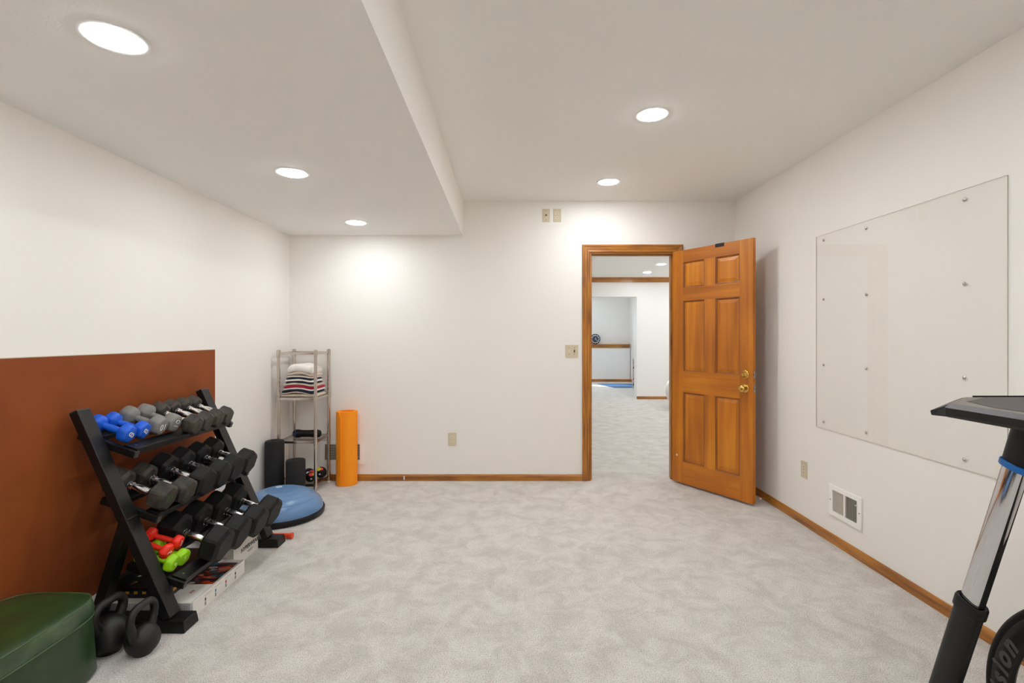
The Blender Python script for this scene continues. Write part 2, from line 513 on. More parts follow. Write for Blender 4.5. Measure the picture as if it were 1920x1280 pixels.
b = MB().box((DX0 - .002, YB - .001, 0), (DX0 + .016, YB + WT + .001, DZ - .016)).box((DX1 - .016, YB - .001, 0), (DX1 + .002, YB + WT + .001, DZ - .016))
b.box((DX0 + .0161, YB + .04, 0), (DX0 + .027, YB + .075, DZ - .027)).box((DX1 - .027, YB + .04, 0), (DX1 - .0161, YB + .075, DZ - .027))
structure('trim_4', b, M['oak_z'])
structure('trim_7', MB().box((DX0 - .002, YB - .001, DZ - .0159), (DX1 + .002, YB + WT + .001, DZ + .002)).box((DX0 + .0161, YB + .04, DZ - .0269), (DX1 - .0161, YB + .075, DZ - .0161)), M['oak'])

# ------------------------------------------------------------------ rooms beyond the doorway
HC = 2.555
structure('wall_hall_left', MB().box((-0.62, YB + WT, 0), (-0.5, 10.42, 2.75)), M['hall_wall'])
structure('wall_hall_right', MB().box((4.6, YB + WT, 0), (4.72, 10.42, 2.75)), M['hall_wall'])
structure('wall_hall_near', MB().box((XR + WT, YB, 0), (4.72, YB + WT, 2.75)), M['hall_wall'])
structure('ceiling_hall', MB().box((-0.62, YB + WT, HC), (4.72, 10.42, HC + .1)), M['hall_ceiling'])
structure('ceiling_hall_soffit', MB().box((-0.5, YB + WT, ZS), (1.012, 6.9, HC)), M['ceiling'])
OX0, OX1, OZ = 1.2, 2.676, 2.15
b = MB().box((-0.62, 10.42, 0), (OX0, 10.64, 2.75)).box((OX1, 10.42, 0), (4.72, 10.64, 2.75)).box((OX0, 10.42, OZ), (OX1, 10.64, 2.75))
structure('wall_hall_far', b, M['hall_wall'])
structure('trim_5', MB().box((-0.5, 10.395, 2.452), (4.6, 10.42, HC)).box((-0.5, 10.385, 2.50), (4.6, 10.42, 2.53)), M['oak'], bevel=.003)
baseboard('baseboard_hall_far', (OX1, 10.42, 0), (4.6, 10.42, 0), (0, -1, 0), M['oak'], h=.06)
FX0, FX1, FY, FC = 0.2, 3.55, 14.7, 2.5
WX0, WX1, WZ0, WZ1 = 1.15, 2.33, 1.13, 2.2
b = MB().box((FX0, FY, 0), (WX0, FY + .15, 2.75)).box((WX1, FY, 0), (FX1 + .12, FY + .15, 2.75)).box((WX0, FY, 0), (WX1, FY + .15, WZ0)).box((WX0, FY, WZ1), (WX1, FY + .15, 2.75))
structure('wall_far_room_back', b, M['hall_wall'])
structure('wall_far_room_left', MB().box((FX0 - .12, 10.64, 0), (FX0, FY + .15, 2.75)), M['hall_wall'])
structure('wall_far_room_right', MB().box((FX1, 10.64, 0), (FX1 + .12, FY, 2.75)), M['hall_wall'])
structure('ceiling_far_room', MB().box((FX0, 10.64, FC), (FX1, FY, FC + .1)), M['ceiling'])
structure('wall_far_room_ledge', MB().box((FX0, 14.5, 0), (FX1 - 0.02, FY, 1.055)), M['hall_wall'])
structure('trim_6', MB().box((FX0, 14.46, 1.055), (FX1 - .03, FY, 1.095)).box((FX0, 14.48, .985), (FX1 - .03, 14.5, 1.055)), M['oak'], bevel=.003)
baseboard('baseboard_far_room', (FX0, 14.5, 0), (FX1, 14.5, 0), (0, -1, 0), M['oak'], h=.075)
baseboard('baseboard_far_room_right', (FX1, 10.64, 0), (FX1, 14.5, 0), (-1, 0, 0), M['oak_y'], h=.075)
w = build('window_1', MB().box((WX0, FY + .08, WZ0), (WX1, FY + .085, WZ1)), M['glass']); w['kind'] = 'structure'
cb = MB().box((WX0 - .07, FY - .02, WZ0 - .03), (WX0, FY, WZ1 + .07)).box((WX1, FY - .02, WZ0 - .03), (WX1 + .075, FY, WZ1 + .07)).box((WX0, FY - .02, WZ1), (WX1, FY, WZ1 + .07))
build('window_casing', cb, M['oak_z'], w)
build('window_sash', MB().box((WX0, FY + .06, WZ0), (WX0 + .04, FY + .1, WZ1)).box((WX1 - .04, FY + .06, WZ0), (WX1, FY + .1, WZ1)).box((WX0, FY + .06, WZ0), (WX1, FY + .1, WZ0 + .04)).box((WX0, FY + .06, WZ1 - .04), (WX1, FY + .1, WZ1)), M['white'], w)

# ------------------------------------------------------------------ ceiling lights
def downlight(x, y, z, label, grp='round recessed ceiling lights'):
    t = thing('recessed_light', label, 'ceiling light', (x, y, z), grp)
    ring = MB().rev((x, y, z), (x, y, z - .01), [(0, .095), (.22, .0953), (.30, .093), (.30, .080), (.28, .071), (.1, .069)], 48, False, False)
    build('trim_ring', ring, M['lamp_trim'], t, smooth=50)
    lens = MB().rev((x, y, z - .001), (x, y, z - .0065), [(0, .0700), (.7, .0700), (1, .0675)], 48)
    build('lens', lens, M['lens_high' if ZC - .01 < z < ZC + .01 else 'lens_hall' if y > 4.6 else 'lens'], t, smooth=50)
    return t
downlight(-1.221, 1.534, ZS, 'largest-looking recessed light, upper left on the lowered ceiling')
downlight(-1.221, 2.79, ZS, 'middle recessed light of the row on the lowered left ceiling')
downlight(-1.235, 3.997, ZS, 'recessed light on the lowered ceiling closest to the back wall')
downlight(.793, 2.752, ZC, 'nearer recessed light on the high ceiling over the open floor')
downlight(.789, 3.944, ZC, 'farther recessed light on the high ceiling, just before the doorway')
downlight(.79, 1.53, ZC, 'recessed light on the high ceiling above and right of the camera')
downlight(.79, .30, ZC, 'recessed light on the high ceiling right over the camera')
downlight(.79, -.95, ZC, 'recessed light on the high ceiling behind the camera')
downlight(-1.221, .28, ZS, 'recessed light on the lowered ceiling left of the camera')
downlight(-1.221, -.95, ZS, 'recessed light on the lowered ceiling behind the camera')
downlight(2.61, 8.53, HC, 'nearer recessed light seen through the doorway')
downlight(2.66, 9.58, HC, 'farther recessed light seen through the doorway')
for (x, y, w_) in ((2.62, 7.45, 'third from the far wall'), (2.62, 6.2, 'fourth from the far wall'), (3.9, 8.53, 'added right row, middle'), (3.9, 6.4, 'added right row, near end'),
                (3.9, 9.6, 'added right row, far end'), (1.6, 5.3, 'added just behind the door frame')):
    downlight(x, y, HC, 'recessed light hidden from view beyond the doorway, ' + w_)  # right row and door-frame lights are unseen extras added to brighten the hall
downlight(2.2, 12.4, FC, 'recessed light in the far room behind the wall opening')

# ------------------------------------------------------------------ door
dirv = Vector((0.523, -0.8523)).normalized()
ang = math.atan2(dirv.y, dirv.x)
door = bpy.data.objects.new('door_1', None); COL.objects.link(door)
door['kind'] = 'structure'; door['category'] = 'door'
door['label'] = 'open six-panel wooden door, orange-brown, with brass knob and deadbolt'
DW, DT, DH = 0.763, 0.035, 2.045
def rect_ring(u0, u1, z0, z1, y):
    return [(u0, y, z0), (u1, y, z0), (u1, y, z1), (u0, y, z1)]
US = [(0.11, 0.33), (0.433, 0.653)]
ZSg = [(0.19, 0.80), (0.985, 1.60), (1.715, 1.94)]
z_b = 0.018
leaf = MB()
for (a, c) in ((0, .11), (.653, DW)):
    leaf.box((a, 0, 0), (c, DT, DH), 0)
rails = [(0, .19), (.80, .985), (1.60, 1.715), (1.94, DH)]
for (a, c) in rails:
    leaf.box((.11, 0, a), (.653, DT, c), 1)
for (a, c) in ZSg:
    leaf.box((.33, 0, a), (.433, DT, c), 0)
for (u0, u1) in US:
    for (a, c) in ZSg:
        for sgn, y0 in ((1, 0.0), (-1, DT)):
            R = lambda i, y: rect_ring(u0 + i, u1 - i, a + i, c - i, y0 + sgn * y)
            leaf.loft([R(0, 0.0), R(.003, .003), R(.010, .006), R(.012, .011)], False, False, mi=2)
            leaf.loft([R(.012, .011), R(.016, .011), R(.042, .004)], False, True, mi=0)
lf = build('door_leaf', leaf, [M['door_z'], M['door_x'], M['door_mould']], door)
# knob, deadbolt, latches, hook, hinges
def knob(u, z, tall):
    mb = MB().rev((u, 0, z), (u, -.01, z), [(0, .033), (.5, .033), (1, .026)], 28)
    if tall:
        mb.rev((u, -.008, z), (u, -.062, z), [(0, .012), (.35, .011), (.45, .02), (.6, .027), (.8, .028), (.95, .022), (1, .012)], 28)
    else:
        mb.rev((u, -.008, z), (u, -.028, z), [(0, .024), (.6, .022), (1, .015)], 24)
        mb.box((u - .003, -.036, z - .012), (u + .003, -.026, z + .012))
    return mb
zk, zd = 0.885, 0.992
build('door_knob', knob(.70, zk, True), M['brass'], door, smooth=40)
build('deadbolt', knob(.70, zd, False), M['brass'], door, smooth=40)
build('latch', MB().box((DW, .008, zk - .028), (DW + .0015, .028, zk + .028)).box((DW, .012, zk - .009), (DW + .012, .024, zk + .009)), M['steel'], door)
build('latch', MB().box((DW, .008, zd - .028), (DW + .0015, .028, zd + .028)).box((DW, .012, zd - .008), (DW + .006, .024, zd + .008)), M['steel'], door)
for z in (.2, 1.0, 1.82):
    build('hinge', MB().cyl((-.004, .03, z - .045), (-.004, .03, z + .045), .006).box((-.002, .006, z - .045), (0, .03, z + .045)), M['brass'], door)
build('scuff', MB().rev((.045, 0, .238), (.045, -.0008, .238), [(0, .009), (1, .007)], 9).xf(Matrix.Translation((0, 0, 0))), M['almond_light'], door)
door.location = (1.467, 4.45, z_b)
door.rotation_euler = (0, 0, ang)
hk = thing('over_door_hook', 'small black bracket hooked over the top of the open wooden door', 'hook', door.location)
h = MB().box((.435, -.003, DH - .026), (.515, 0, DH + .003)).box((.435, -.003, DH), (.515, DT + .003, DH + .003)).box((.435, DT, DH - .03), (.515, DT + .003, DH + .003))
me_h = build('hook_plate', h, M['black_plastic'])
me_h.parent = hk
hk.rotation_euler = (0, 0, ang)

t = thing('door_stop', 'thin brass door stop with a pale tip on the right baseboard behind the door', 'door stop', (XR - .013, 3.88, .04))
build('rod', MB().cyl((XR - .013, 3.88, .04), (XR - .02, 3.88, .04), .010).cyl((XR - .02, 3.88, .04), (XR - .078, 3.88, .038), .0035), M['brass'], t)
build('tip', MB().rev((XR - .076, 3.88, .038), (XR - .092, 3.88, .038), [(0, .006), (.5, .009), (1, .008)], 14), M['almond_light'], t)

# ------------------------------------------------------------------ wall plates
def plate(name, label, cat, c, nrm, w, h, kind, grp=None):
    """c = centre on the wall; nrm = into the room; u = rightwards seen from the room"""
    nrm = Vector(nrm); u = Vector((0, 0, 1)).cross(nrm)
    u = u if nrm.y < 0 else u
    m = Matrix((u, Vector((0, 0, 1)), nrm)).transposed().to_4x4(); m.translation = Vector(c)
    t = thing(name, label, cat, c, grp)
    P = lambda mb: mb.xf(m)
    build('cover_plate', P(MB().box((-w / 2, -h / 2, 0), (w / 2, h / 2, .005))), M['almond'], t, bevel=.0025)
    if kind == 'outlet':
        for s in (-1, 1):
            f = build('socket', P(MB().loft([[(.0165 * math.copysign(min(1, abs(math.cos(a)) * 1.15), math.cos(a)), s * .0195 + .014 * math.sin(a), z) for a in [2 * math.pi * k / 20 for k in range(20)]] for z in (.004, .0068)])), M['almond_light'], t)
            build('slots', P(MB().box((-.0085, s * .0195 - .002, .006), (-.0055, s * .0195 + .007, .0072)).box((.0055, s * .0195 - .002, .006), (.0085, s * .0195 + .007, .0072)).rev((0, s * .0195 - .007, .006), (0, s * .0195 - .007, .0072), [(0, .0028), (1, .0028)], 12)), M['slot'], f)
        build('screw', P(MB().cyl((0, 0, .004), (0, 0, .0062), .003, n=12)), M['steel'], t)
    elif kind == 'coax':
        build('jack', P(MB().cyl((0, 0, .004), (0, 0, .013), .0055, n=12)), M['slot'], t)
        for s in (-1, 1):
            build('screw', P(MB().cyl((0, s * .042, .004), (0, s * .042, .0062), .003, n=12)), M['slot'], t)
    elif kind == 'switch':
        for i, s in enumerate((-1, 1)):
            build('toggle', P(MB().box((s * .023 - .005, -.012, .004), (s * .023 + .005, .012, .0065)).box((s * .023 - .004, -.008 if i else 0, .006), (s * .023 + .004, 0 if i else .008, .018))), M['almond_light'] if i == 0 else M['slot'], t)
            for q in (-1, 1):
                build('screw', P(MB().cyl((s * .023, q * .03, .004), (s * .023, q * .03, .0062), .003, n=12)), M['slot'], t)
    return t
plate('cable_jack', 'almond cable jack plate high on the back wall, left of the outlet', 'wall plate', (.334, YB, 2.405), (0, -1, 0), .07, .118, 'coax')
plate('wall_outlet', 'almond outlet plate high on the back wall near the ceiling', 'outlet', (.434, YB, 2.405), (0, -1, 0), .07, .118, 'outlet')
plate('light_switch', 'almond double light switch plate left of the doorway', 'light switch', (.566, YB, 1.174), (0, -1, 0), .117, .114, 'switch')
plate('wall_outlet', 'almond outlet plate low on the back wall between mat and doorway', 'outlet', (-.518, YB, .376), (0, -1, 0), .075, .118, 'outlet')
plate('wall_outlet', 'almond outlet plate low on the right wall, left of the white vent', 'outlet', (XR, 3.44, .383), (-1, 0, 0), .072, .118, 'outlet')
plate('wall_outlet', 'small pale outlet low on the far room right wall', 'outlet', (FX1, 14.05, .42), (-1, 0, 0), .072, .118, 'outlet')

# ------------------------------------------------------------------ vents
def vent_right():
    y0, y1, z0, z1 = 2.872, 3.158, .180, .368
    t = thing('floor_register', 'white wall vent with vertical fins and a lever, low on the right wall', 'vent', (XR, (y0 + y1) / 2, z0))
    x = XR
    bb = .034
    f = MB()
    for (a, c, d, e) in ((y0, y1, z0, z0 + .028), (y0, y1, z1 - .028, z1), (y0, y0 + bb, z0 + .028, z1 - .028), (y1 - bb, y1, z0 + .028, z1 - .028), ((y0 + y1) / 2 - .006, (y0 + y1) / 2 + .006, z0 + .028, z1 - .028)):
        f.box((x - .012, a, d), (x - .004, c, e))
    f.box((x - .004, y0 + .004, z0 + .004), (x, y0 + .007, z1 - .004)).box((x - .004, y1 - .007, z0 + .004), (x, y1 - .004, z1 - .004))
    f.box((x - .004, y0 + .004, z0 + .004), (x, y1 - .004, z0 + .007)).box((x - .004, y0 + .004, z1 - .007), (x, y1 - .004, z1 - .004))
    build('frame', f, M['vent_white'], t, bevel=.0)
    build('duct', MB().box((x - .002, y0 + .01, z0 + .01), (x - .0005, y1 - .01, z1 - .01)), M['vent_dark'], t)
    ym = (y0 + y1) / 2
    g = MB(); n = 9
    for i in range(n):                         # far half: fins turned shut
        y = ym + .010 + (y1 - bb - ym - .012) * i / (n - 1)
        g.obox((x - .006, y, (z0 + z1) / 2), (.0012, .0105, z1 - z0 - .056), Matrix.Rotation(math.radians(20), 3, 'Z'))
    build('fins', g, M['vent_grey'], t)
    g = MB()
    for i in range(n):                         # near half: open fins
        y = y0 + bb + .004 + (ym - .010 - y0 - bb) * i / n
        g.obox((x - .006, y, (z0 + z1) / 2), (.009, .0022, z1 - z0 - .056), Matrix.Rotation(math.radians(25), 3, 'Z'))
    build('fins', g, M['vent_grey'], t)
    build('lever', MB().box((x - .024, y0 + .028, z1 - .056), (x - .012, y0 + .033, z1 - .050)).box((x - .0125, y0 + .026, z1 - .085), (x - .0115, y0 + .029, z1 - .05)), M['white'], t)
    for y in (y0 + .014, y1 - .014):
        build('screw', MB().cyl((x - .012, y, (z0 + z1) / 2), (x - .0135, y, (z0 + z1) / 2), .0035, n=10), M['slot'], t)
vent_right()
def vent_back():
    x0, x1, z0, z1 = -1.713, -1.312, .153, .362
    y = YB
    t = thing('floor_register', 'white wall vent with dark fins behind the orange mat and steel shelf', 'vent', ((x0 + x1) / 2, y, z0))
    bb = .042
    f = MB()
    for (a, c, d, e) in ((x0, x1, z0, z0 + .035), (x0, x1, z1 - .03, z1), (x0, x0 + bb, z0 + .035, z1 - .03), (x1 - bb, x1, z0 + .035, z1 - .03)):
        f.box((a, y - .010, d), (c, y - .003, e))
    f.box((x0 + .004, y - .003, z0 + .004), (x1 - .004, y, z0 + .007)).box((x0 + .004, y - .003, z1 - .007), (x1 - .004, y, z1 - .004))
    build('frame', f, M['vent_white'], t, bevel=.0)
    build('duct', MB().box((x0 + .01, y - .002, z0 + .01), (x1 - .01, y - .0005, z1 - .01)), M['vent_dark'], t)
    g = MB()
    for i in range(12):
        z = z0 + .04 + (z1 - z0 - .074) * i / 11
        g.obox(((x0 + x1) / 2, y - .006, z), (x1 - x0 - 2 * bb, .009, .0018), Matrix.Rotation(math.radians(35), 3, 'X'))
    for i in range(26):
        x = x0 + bb + (x1 - x0 - 2 * bb) * i / 25
        g.box((x - .0006, y - .003, z0 + .035), (x + .0006, y - .002, z1 - .03))
    build('fins', g, M['vent_grey'], t)
vent_back()

# ------------------------------------------------------------------ clear wall panel
t = thing('acrylic_panel', 'large clear acrylic sheet screwed flat to the right wall', 'wall panel', (XR, 2.67, .70))
py0, py1, pz0, pz1 = 2.033, 3.300, .707, 1.965
xs, xf_ = XR - .0015, XR - .006
b = MB()
b.add([(xf_, py0, pz0), (xf_, py1, pz0), (xf_, py1, pz1), (xf_, py0, pz1)], [(0, 1, 2, 3)], 0)
for (a, c) in (((py0, pz0), (py1, pz0)), ((py1, pz0), (py1, pz1)), ((py1, pz1), (py0, pz1)), ((py0, pz1), (py0, pz0))):
    b.add([(xf_, *a), (xf_, *c), (xs, *c), (xs, *a)], [(0, 1, 2, 3)], 1)
build('sheet', b, [M['acrylic'], M['acrylic_edge']], t)
for (y, zz) in ((3.221, (1.930, 1.546, 1.120, .751)), (2.837, (1.923, 1.545, 1.121, .754)), (2.224, (1.917, 1.540, 1.118, .751))):
    for z in zz:
        build('screw', MB().rev((xf_, y, z), (xf_ - .006, y, z), [(0, .0085), (.35, .0085), (.8, .005), (1, .002)], 16), M['steel'], t, smooth=50)

# ------------------------------------------------------------------ rust board on the left wall
b = MB().box((XL + .001, .90, 0), (XL + .012, 3.341, 1.216))
o = build('wall_board', b, M['board'])
tag(o, 'large rust-brown board leaning flat on the left wall behind the dumbbell rack', 'board')
build('board_top_edge', MB().box((XL + .001, .90, 1.216), (XL + .012, 3.341, 1.219)), M['board_edge'], o)

# ------------------------------------------------------------------ dumbbell rack
RN0, RN1, RF0, RF1 = 2.190, 2.262, 3.075, 3.147
t = thing('dumbbell_rack', 'black three-tier metal dumbbell rack against the rust-brown board', 'rack', (-1.70, 2.67, 0))
P0, P1 = Vector((-1.515, 0, .05)), Vector((-1.928, 0, .968))
def post_x(z): return P0.x + (P1.x - P0.x) * (z - P0.z) / (P1.z - P0.z)
pa = (P1 - P0).normalized(); pn = Vector((pa.z, 0, -pa.x))
def slant(p0, p1, y0, y1, d):
    p0, p1 = Vector(p0), Vector(p1); a = (p1 - p0).normalized(); n = Vector((a.z, 0, -a.x))
    r = []
    for p in (p0, p1):
        r.append([(p + n * s).xz.to_3d().xzy if False else Vector(((p + n * s).x, y, (p + n * s).z)) for s, y in ((-d / 2, y0), (d / 2, y0), (d / 2, y1), (-d / 2, y1))])
    return MB().loft(r)
for (a, c) in ((RN0, RN1), (RF0, RF1)):
    u = build('upright', slant(P0, P1, a, c, .040), M['black_metal'], t, bevel=.003)
    build('end_cap', slant(P1, P1 + pa * .004, a + .002, c - .002, .036), M['cap_grey'], u)
    build('rear_leg', slant((-1.845, 0, .04), (-1.705, 0, .50), a + .004, c - .004, .04), M['black_metal'], t, bevel=.003)
    ft = MB().box((-1.93, a - .016, .0), (-1.52, c + .016, .045))
    ft2 = MB().box((-1.60, a - .016, .0), (-1.425, c + .016, .058))
    f = build('foot', MB().loft([[(-1.95, a - .014, 0), (-1.425, a - .016, 0), (-1.425, c + .016, 0), (-1.95, c + .014, 0)],
                                 [(-1.95, a - .010, .05), (-1.432, a - .010, .05), (-1.432, c + .010, .05), (-1.95, c + .010, .05)]]), M['black_plastic'], t, bevel=.003)
TILT = math.radians(19)
e1v = Vector((math.cos(TILT), 0, -math.sin(TILT))); env = Vector((math.sin(TILT), 0, math.cos(TILT)))
R3 = Matrix((e1v, Vector((0, 1, 0)), env)).transposed()
TIERS = [(-1.825, .824), (-1.722, .527), (-1.603, .225)]
def tier_pt(k, s, y, h=0.0):
    x, z = TIERS[k]
    return Vector((x, y, z)) + e1v * s + env * h
for k in range(3):
    ylo, yhi = 2.268, 3.069
    for s, nm in ((.088, 1), (-.088, -1)):
        r = MB()
        c = tier_pt(k, s, (ylo + yhi) / 2, -.0025)
        r.obox(c, (.062, yhi - ylo - .03, .004), R3)
        r.obox(tier_pt(k, s + nm * .031, (ylo + yhi) / 2, -.012), (.004, yhi - ylo - .03, .03), R3)
        r.obox(tier_pt(k, s - nm * .031, (ylo + yhi) / 2, -.012), (.004, yhi - ylo - .03, .022), R3)
        rl = build('shelf_rail', r, M['black_metal'], t, bevel=.001)
        for y in (ylo + .045, yhi - .045):
            build('bolt', MB().cyl(tier_pt(k, s, y, -.001), tier_pt(k, s, y, .003), .006, n=12), M['steel'], rl)
    for yc in (2.281, 3.056):
        br = MB().obox(tier_pt(k, -.012, yc, -.024), (.272, .026, .032), R3)
        bk = build('shelf_bracket', br, M['black_metal'], t, bevel=.002)
        build('end_cap', MB().obox(tier_pt(k, .126, yc, -.024), (.004, .023, .029), R3), M['cap_grey'], bk)
        build('bolt', MB().cyl(tier_pt(k, .02, yc, -.040), tier_pt(k, .02, yc, -.045), .005, n=12), M['steel'], bk)
build('cross_bar', MB().box((-1.86, RN1 - .01, .125), (-1.83, RF0 + .01, .165)), M['black_metal'], t, bevel=.002)

# ------------------------------------------------------------------ dumbbells
def hex_head(x0, x1, R, sgn):
    """hexagonal head from x0 (inner) to x1 (outer), chamfered at both ends"""
    ln = x1 - x0; rings = []
    n = 6
    for tt, k in ((0, .76), (.03, .80), (.16, 1.0), (.84, 1.0), (.985, .82), (1, .79)):
        x = x0 + ln * tt
        ring = []
        for j in range(n):
            a = math.pi / 6 + j * math.pi / 3     # flat side down
            # each corner is cut, which gives the chamfered look
            for da in (-.07, .07):
                ring.append((x, R * k * math.cos(a + da), R * k * math.sin(a + da)))
        rings.append(ring)
    return MB().loft(rings)
def hex_proto(ap, hlen, glen, rubber, label, collar=True, numeral=None):
    """ap = half width across flats; axis along X; origin at the centre of the handle"""
    t = thing('hex_dumbbell', label, 'dumbbell', (0, 0, 0), 'hex dumbbells with chrome handles on the rack')
    R = ap / math.cos(math.pi / 6) * 1.012
    build('head', hex_head(glen / 2, glen / 2 + hlen, R, 1), rubber, t, bevel=.0015)
    build('head', hex_head(-glen / 2, -glen / 2 - hlen, R, -1), rubber, t, bevel=.0015)
    g = glen
    prof = [(-g / 2, .010), (-g / 2 + .004, .0105), (-g / 2 + .004, .0165), (-g / 2 + .010, .0170), (-g / 2 + .013, .012), (-g / 2 + .018, .012),
            (-g / 2 + .018, .0165), (-g / 2 + .026, .0165), (-g / 2 + .028, .0135), (-g * .18, .0150), (0, .0168), (g * .18, .0150),
            (g / 2 - .028, .0135), (g / 2 - .026, .0165), (g / 2 - .018, .0165), (g / 2 - .018, .012), (g / 2 - .013, .012), (g / 2 - .010, .0170),
            (g / 2 - .004, .0165), (g / 2 - .004, .0105), (g / 2, .010)]
    prof = [(a_, r_ * 1.14) for a_, r_ in prof]
    h = build('handle', MB().rev((0, 0, 0), (1, 0, 0), prof, 24, rel=False), M['grip_chrome'], t, smooth=35)
    for s in (-1, 1):
        build('grip_ring', MB().rev((s * (g / 2 - .0145), 0, 0), (s * (g / 2 - .0145) + .003, 0, 0), [(-.003, .0165), (.003, .0165)], 20, rel=False), M['rubber'], h, smooth=35)
    if numeral:
        text('numeral', numeral, ap * .9, frame_mtx((glen / 2 + hlen + .0002, 0, 0), (0, 1, 0), (0, 0, 1)), M['print_green'], t)
    return t
def place_hex(proto, k, y, ap, s=0.0, yaw=0.0, roll=0.0, first=False, label='', lift=0.0):
    c = tier_pt(k, s, y, ap + .0015 + lift)
    m = Matrix.Translation(c) @ R3.to_4x4() @ Matrix.Rotation(yaw, 4, 'Z') @ Matrix.Rotation(roll, 4, 'X')
    if first:
        proto.matrix_world = m
        proto['label'] = label
        return proto
    return dup(proto, m, label)

A1 = .046
pr = hex_proto(A1, .066, .134, M['rubber_worn'], '')
ys = [2.672, 2.772, 2.872, 2.965]
lb = ['worn hex dumbbell on the top tier beside the right grey one',
      'worn hex dumbbell on the top tier, second along from the grey ones',
      'worn hex dumbbell on the top tier, next to last toward the far upright',
      'worn hex dumbbell on the top tier against the far upright']
for i, y in enumerate(ys):
    place_hex(pr, 0, y, A1, s=(.012, .008, .008, .010)[i], yaw=(-.06, -.02, .02, .03)[i], first=(i == 0), label=lb[i])
A2 = .056
pr = hex_proto(A2, .080, .128, M['rubber_worn'], '', numeral='15')
place_hex(pr, 1, 2.325, A2, s=-.026, yaw=.02, first=True, label='worn hex dumbbell with a green mark, nearest on the middle tier')
pr = hex_proto(A2, .078, .130, M['rubber_worn'], '')
place_hex(pr, 1, 2.445, A2, s=-.006, yaw=.0, first=True, label='brownish worn hex dumbbell, second from the near end of the middle tier')
A3 = .0655
pr = hex_proto(A3, .088, .122, M['rubber'], '')
for i, (y, l) in enumerate(((2.575, 'black hex dumbbell, third from the near end of the middle tier'),
                            (2.712, 'black hex dumbbell, third from the far end of the middle tier'),
                            (2.846, 'black hex dumbbell, second from the far end of the middle tier'),
                            (2.982, 'black hex dumbbell at the far end of the middle tier'))):
    place_hex(pr, 1, y, A3, s=.002 + .002 * i, yaw=(.0, .03, -.02, .02)[i], first=(i == 0), label=l)
A4 = .078
pr = hex_proto(A4, .098, .128, M['rubber'], '')
for i, (y, l) in enumerate(((2.492, 'large black hex dumbbell, nearest of the bottom tier, beside the red and green ones'),
                            (2.655, 'large black hex dumbbell, second from the near end of the bottom tier'),
                            (2.822, 'large black hex dumbbell, second from the far end of the bottom tier'),
                            (2.988, 'large black hex dumbbell at the far end of the bottom tier, before the blue dome'))):
    place_hex(pr, 2, y, A4, s=(-.002, .004, .016, .018)[i], yaw=(.02, .0, .0, -.03)[i], first=(i == 0), label=l)

def soft_proto(name, r, hl, gl, gr, m, label, num, numsize, pm, grp):
    """vinyl or neoprene dumbbell: softened six-sided heads on a plain grip"""
    t = thing(name, label, 'dumbbell', (0, 0, 0), grp)
    def head(s):
        rings = []
        for tt, k in ((-.02, .30), (.0, .42), (.18, .86), (.34, .99), (.5, 1.0), (.72, .99), (.93, .88), (1.0, .74)):
            ring = []
            for j in range(6):
                a = math.pi / 6 + j * math.pi / 3
                for da in (-.26, 0, .26):
                    kk = r * k * (1.075 if da == 0 else 1.0)
                    ring.append((s * (gl / 2 + hl * tt), kk * math.cos(a + da), kk * math.sin(a + da)))
            rings.append(ring)
        return MB().loft(rings)
    hds = [build('head', head(s), m, t, smooth=180, subsurf=1) for s in (1, -1)]
    build('handle', MB().rev((-gl / 2 - .004, 0, 0), (gl / 2 + .004, 0, 0), [(0, gr * 1.1), (.12, gr), (.5, gr * 1.08), (.88, gr), (1, gr * 1.1)], 20), m, t, smooth=60)
    text('numeral', num, numsize, frame_mtx((gl / 2 + hl + .0002, 0, 0), (0, 1, 0), (0, 0, 1)), pm, hds[0], extrude=.0008, bold=-.0004)
    return t
def place_at(root, c, xdir, roll, label, first=False):
    xdir = Vector(xdir).normalized()
    y = Vector((0, 0, 1)).cross(xdir).normalized(); z = xdir.cross(y)
    m = Matrix((xdir, y, z)).transposed().to_4x4(); m.translation = Vector(c)
    m = m @ Matrix.Rotation(roll, 4, 'X')
    if first:
        root.matrix_world = m; root['label'] = label; return root
    return dup(root, m, label)
def soft_on_tier(root, k, s, y, r, yaw, roll, label, first=False, lift=0.0):
    c = tier_pt(k, s, y, r + lift)
    d = R3 @ (Matrix.Rotation(yaw, 3, 'Z') @ Vector((1, 0, 0)))
    return place_at(root, c, d, roll, label, first)
gB = 'coloured neoprene dumbbells on the rack'
pr = soft_proto('neoprene_dumbbell', .0420, .058, .075, .015, M['blue_neo'], '', '8', .050, M['print_white'], gB)
soft_on_tier(pr, 0, -.044, 2.315, .0385, .02, math.radians(60), 'blue neoprene dumbbell marked 8, at the near end of the top tier', True)
soft_on_tier(pr, 0, -.042, 2.402, .0385, .06, math.radians(60), 'blue neoprene dumbbell marked 8, beside the grey dumbbells')
pr = soft_proto('neoprene_dumbbell', .0475, .072, .068, .015, M['grey_neo'], '', '10', .046, M['print_white'], gB)
soft_on_tier(pr, 0, -.034, 2.494, .050, .02, math.radians(178), 'grey neoprene dumbbell marked 10 upside down, next to the blue ones', True)
soft_on_tier(pr, 0, -.026, 2.590, .052, -.03, math.radians(72), 'grey neoprene dumbbell marked 10, next to the worn hex dumbbells')
gC = 'small vinyl dumbbells piled on the bottom tier'
pr = soft_proto('vinyl_dumbbell', .040, .048, .080, .013, M['green_neo'], '', '5', .040, M['print_pale_green'], gC)
soft_on_tier(pr, 2, -.040, 2.378, .0365, -.12, 0, 'lime green dumbbell marked 5 lying beside the large black hex dumbbell', True)
soft_on_tier(pr, 2, -.044, 2.300, .0365, .06, math.radians(60), 'lime green dumbbell nearest the front end of the bottom tier')
pr = soft_proto('vinyl_dumbbell', .034, .042, .080, .012, M['red_neo'], '', '3', .038, M['print_white'], gC)
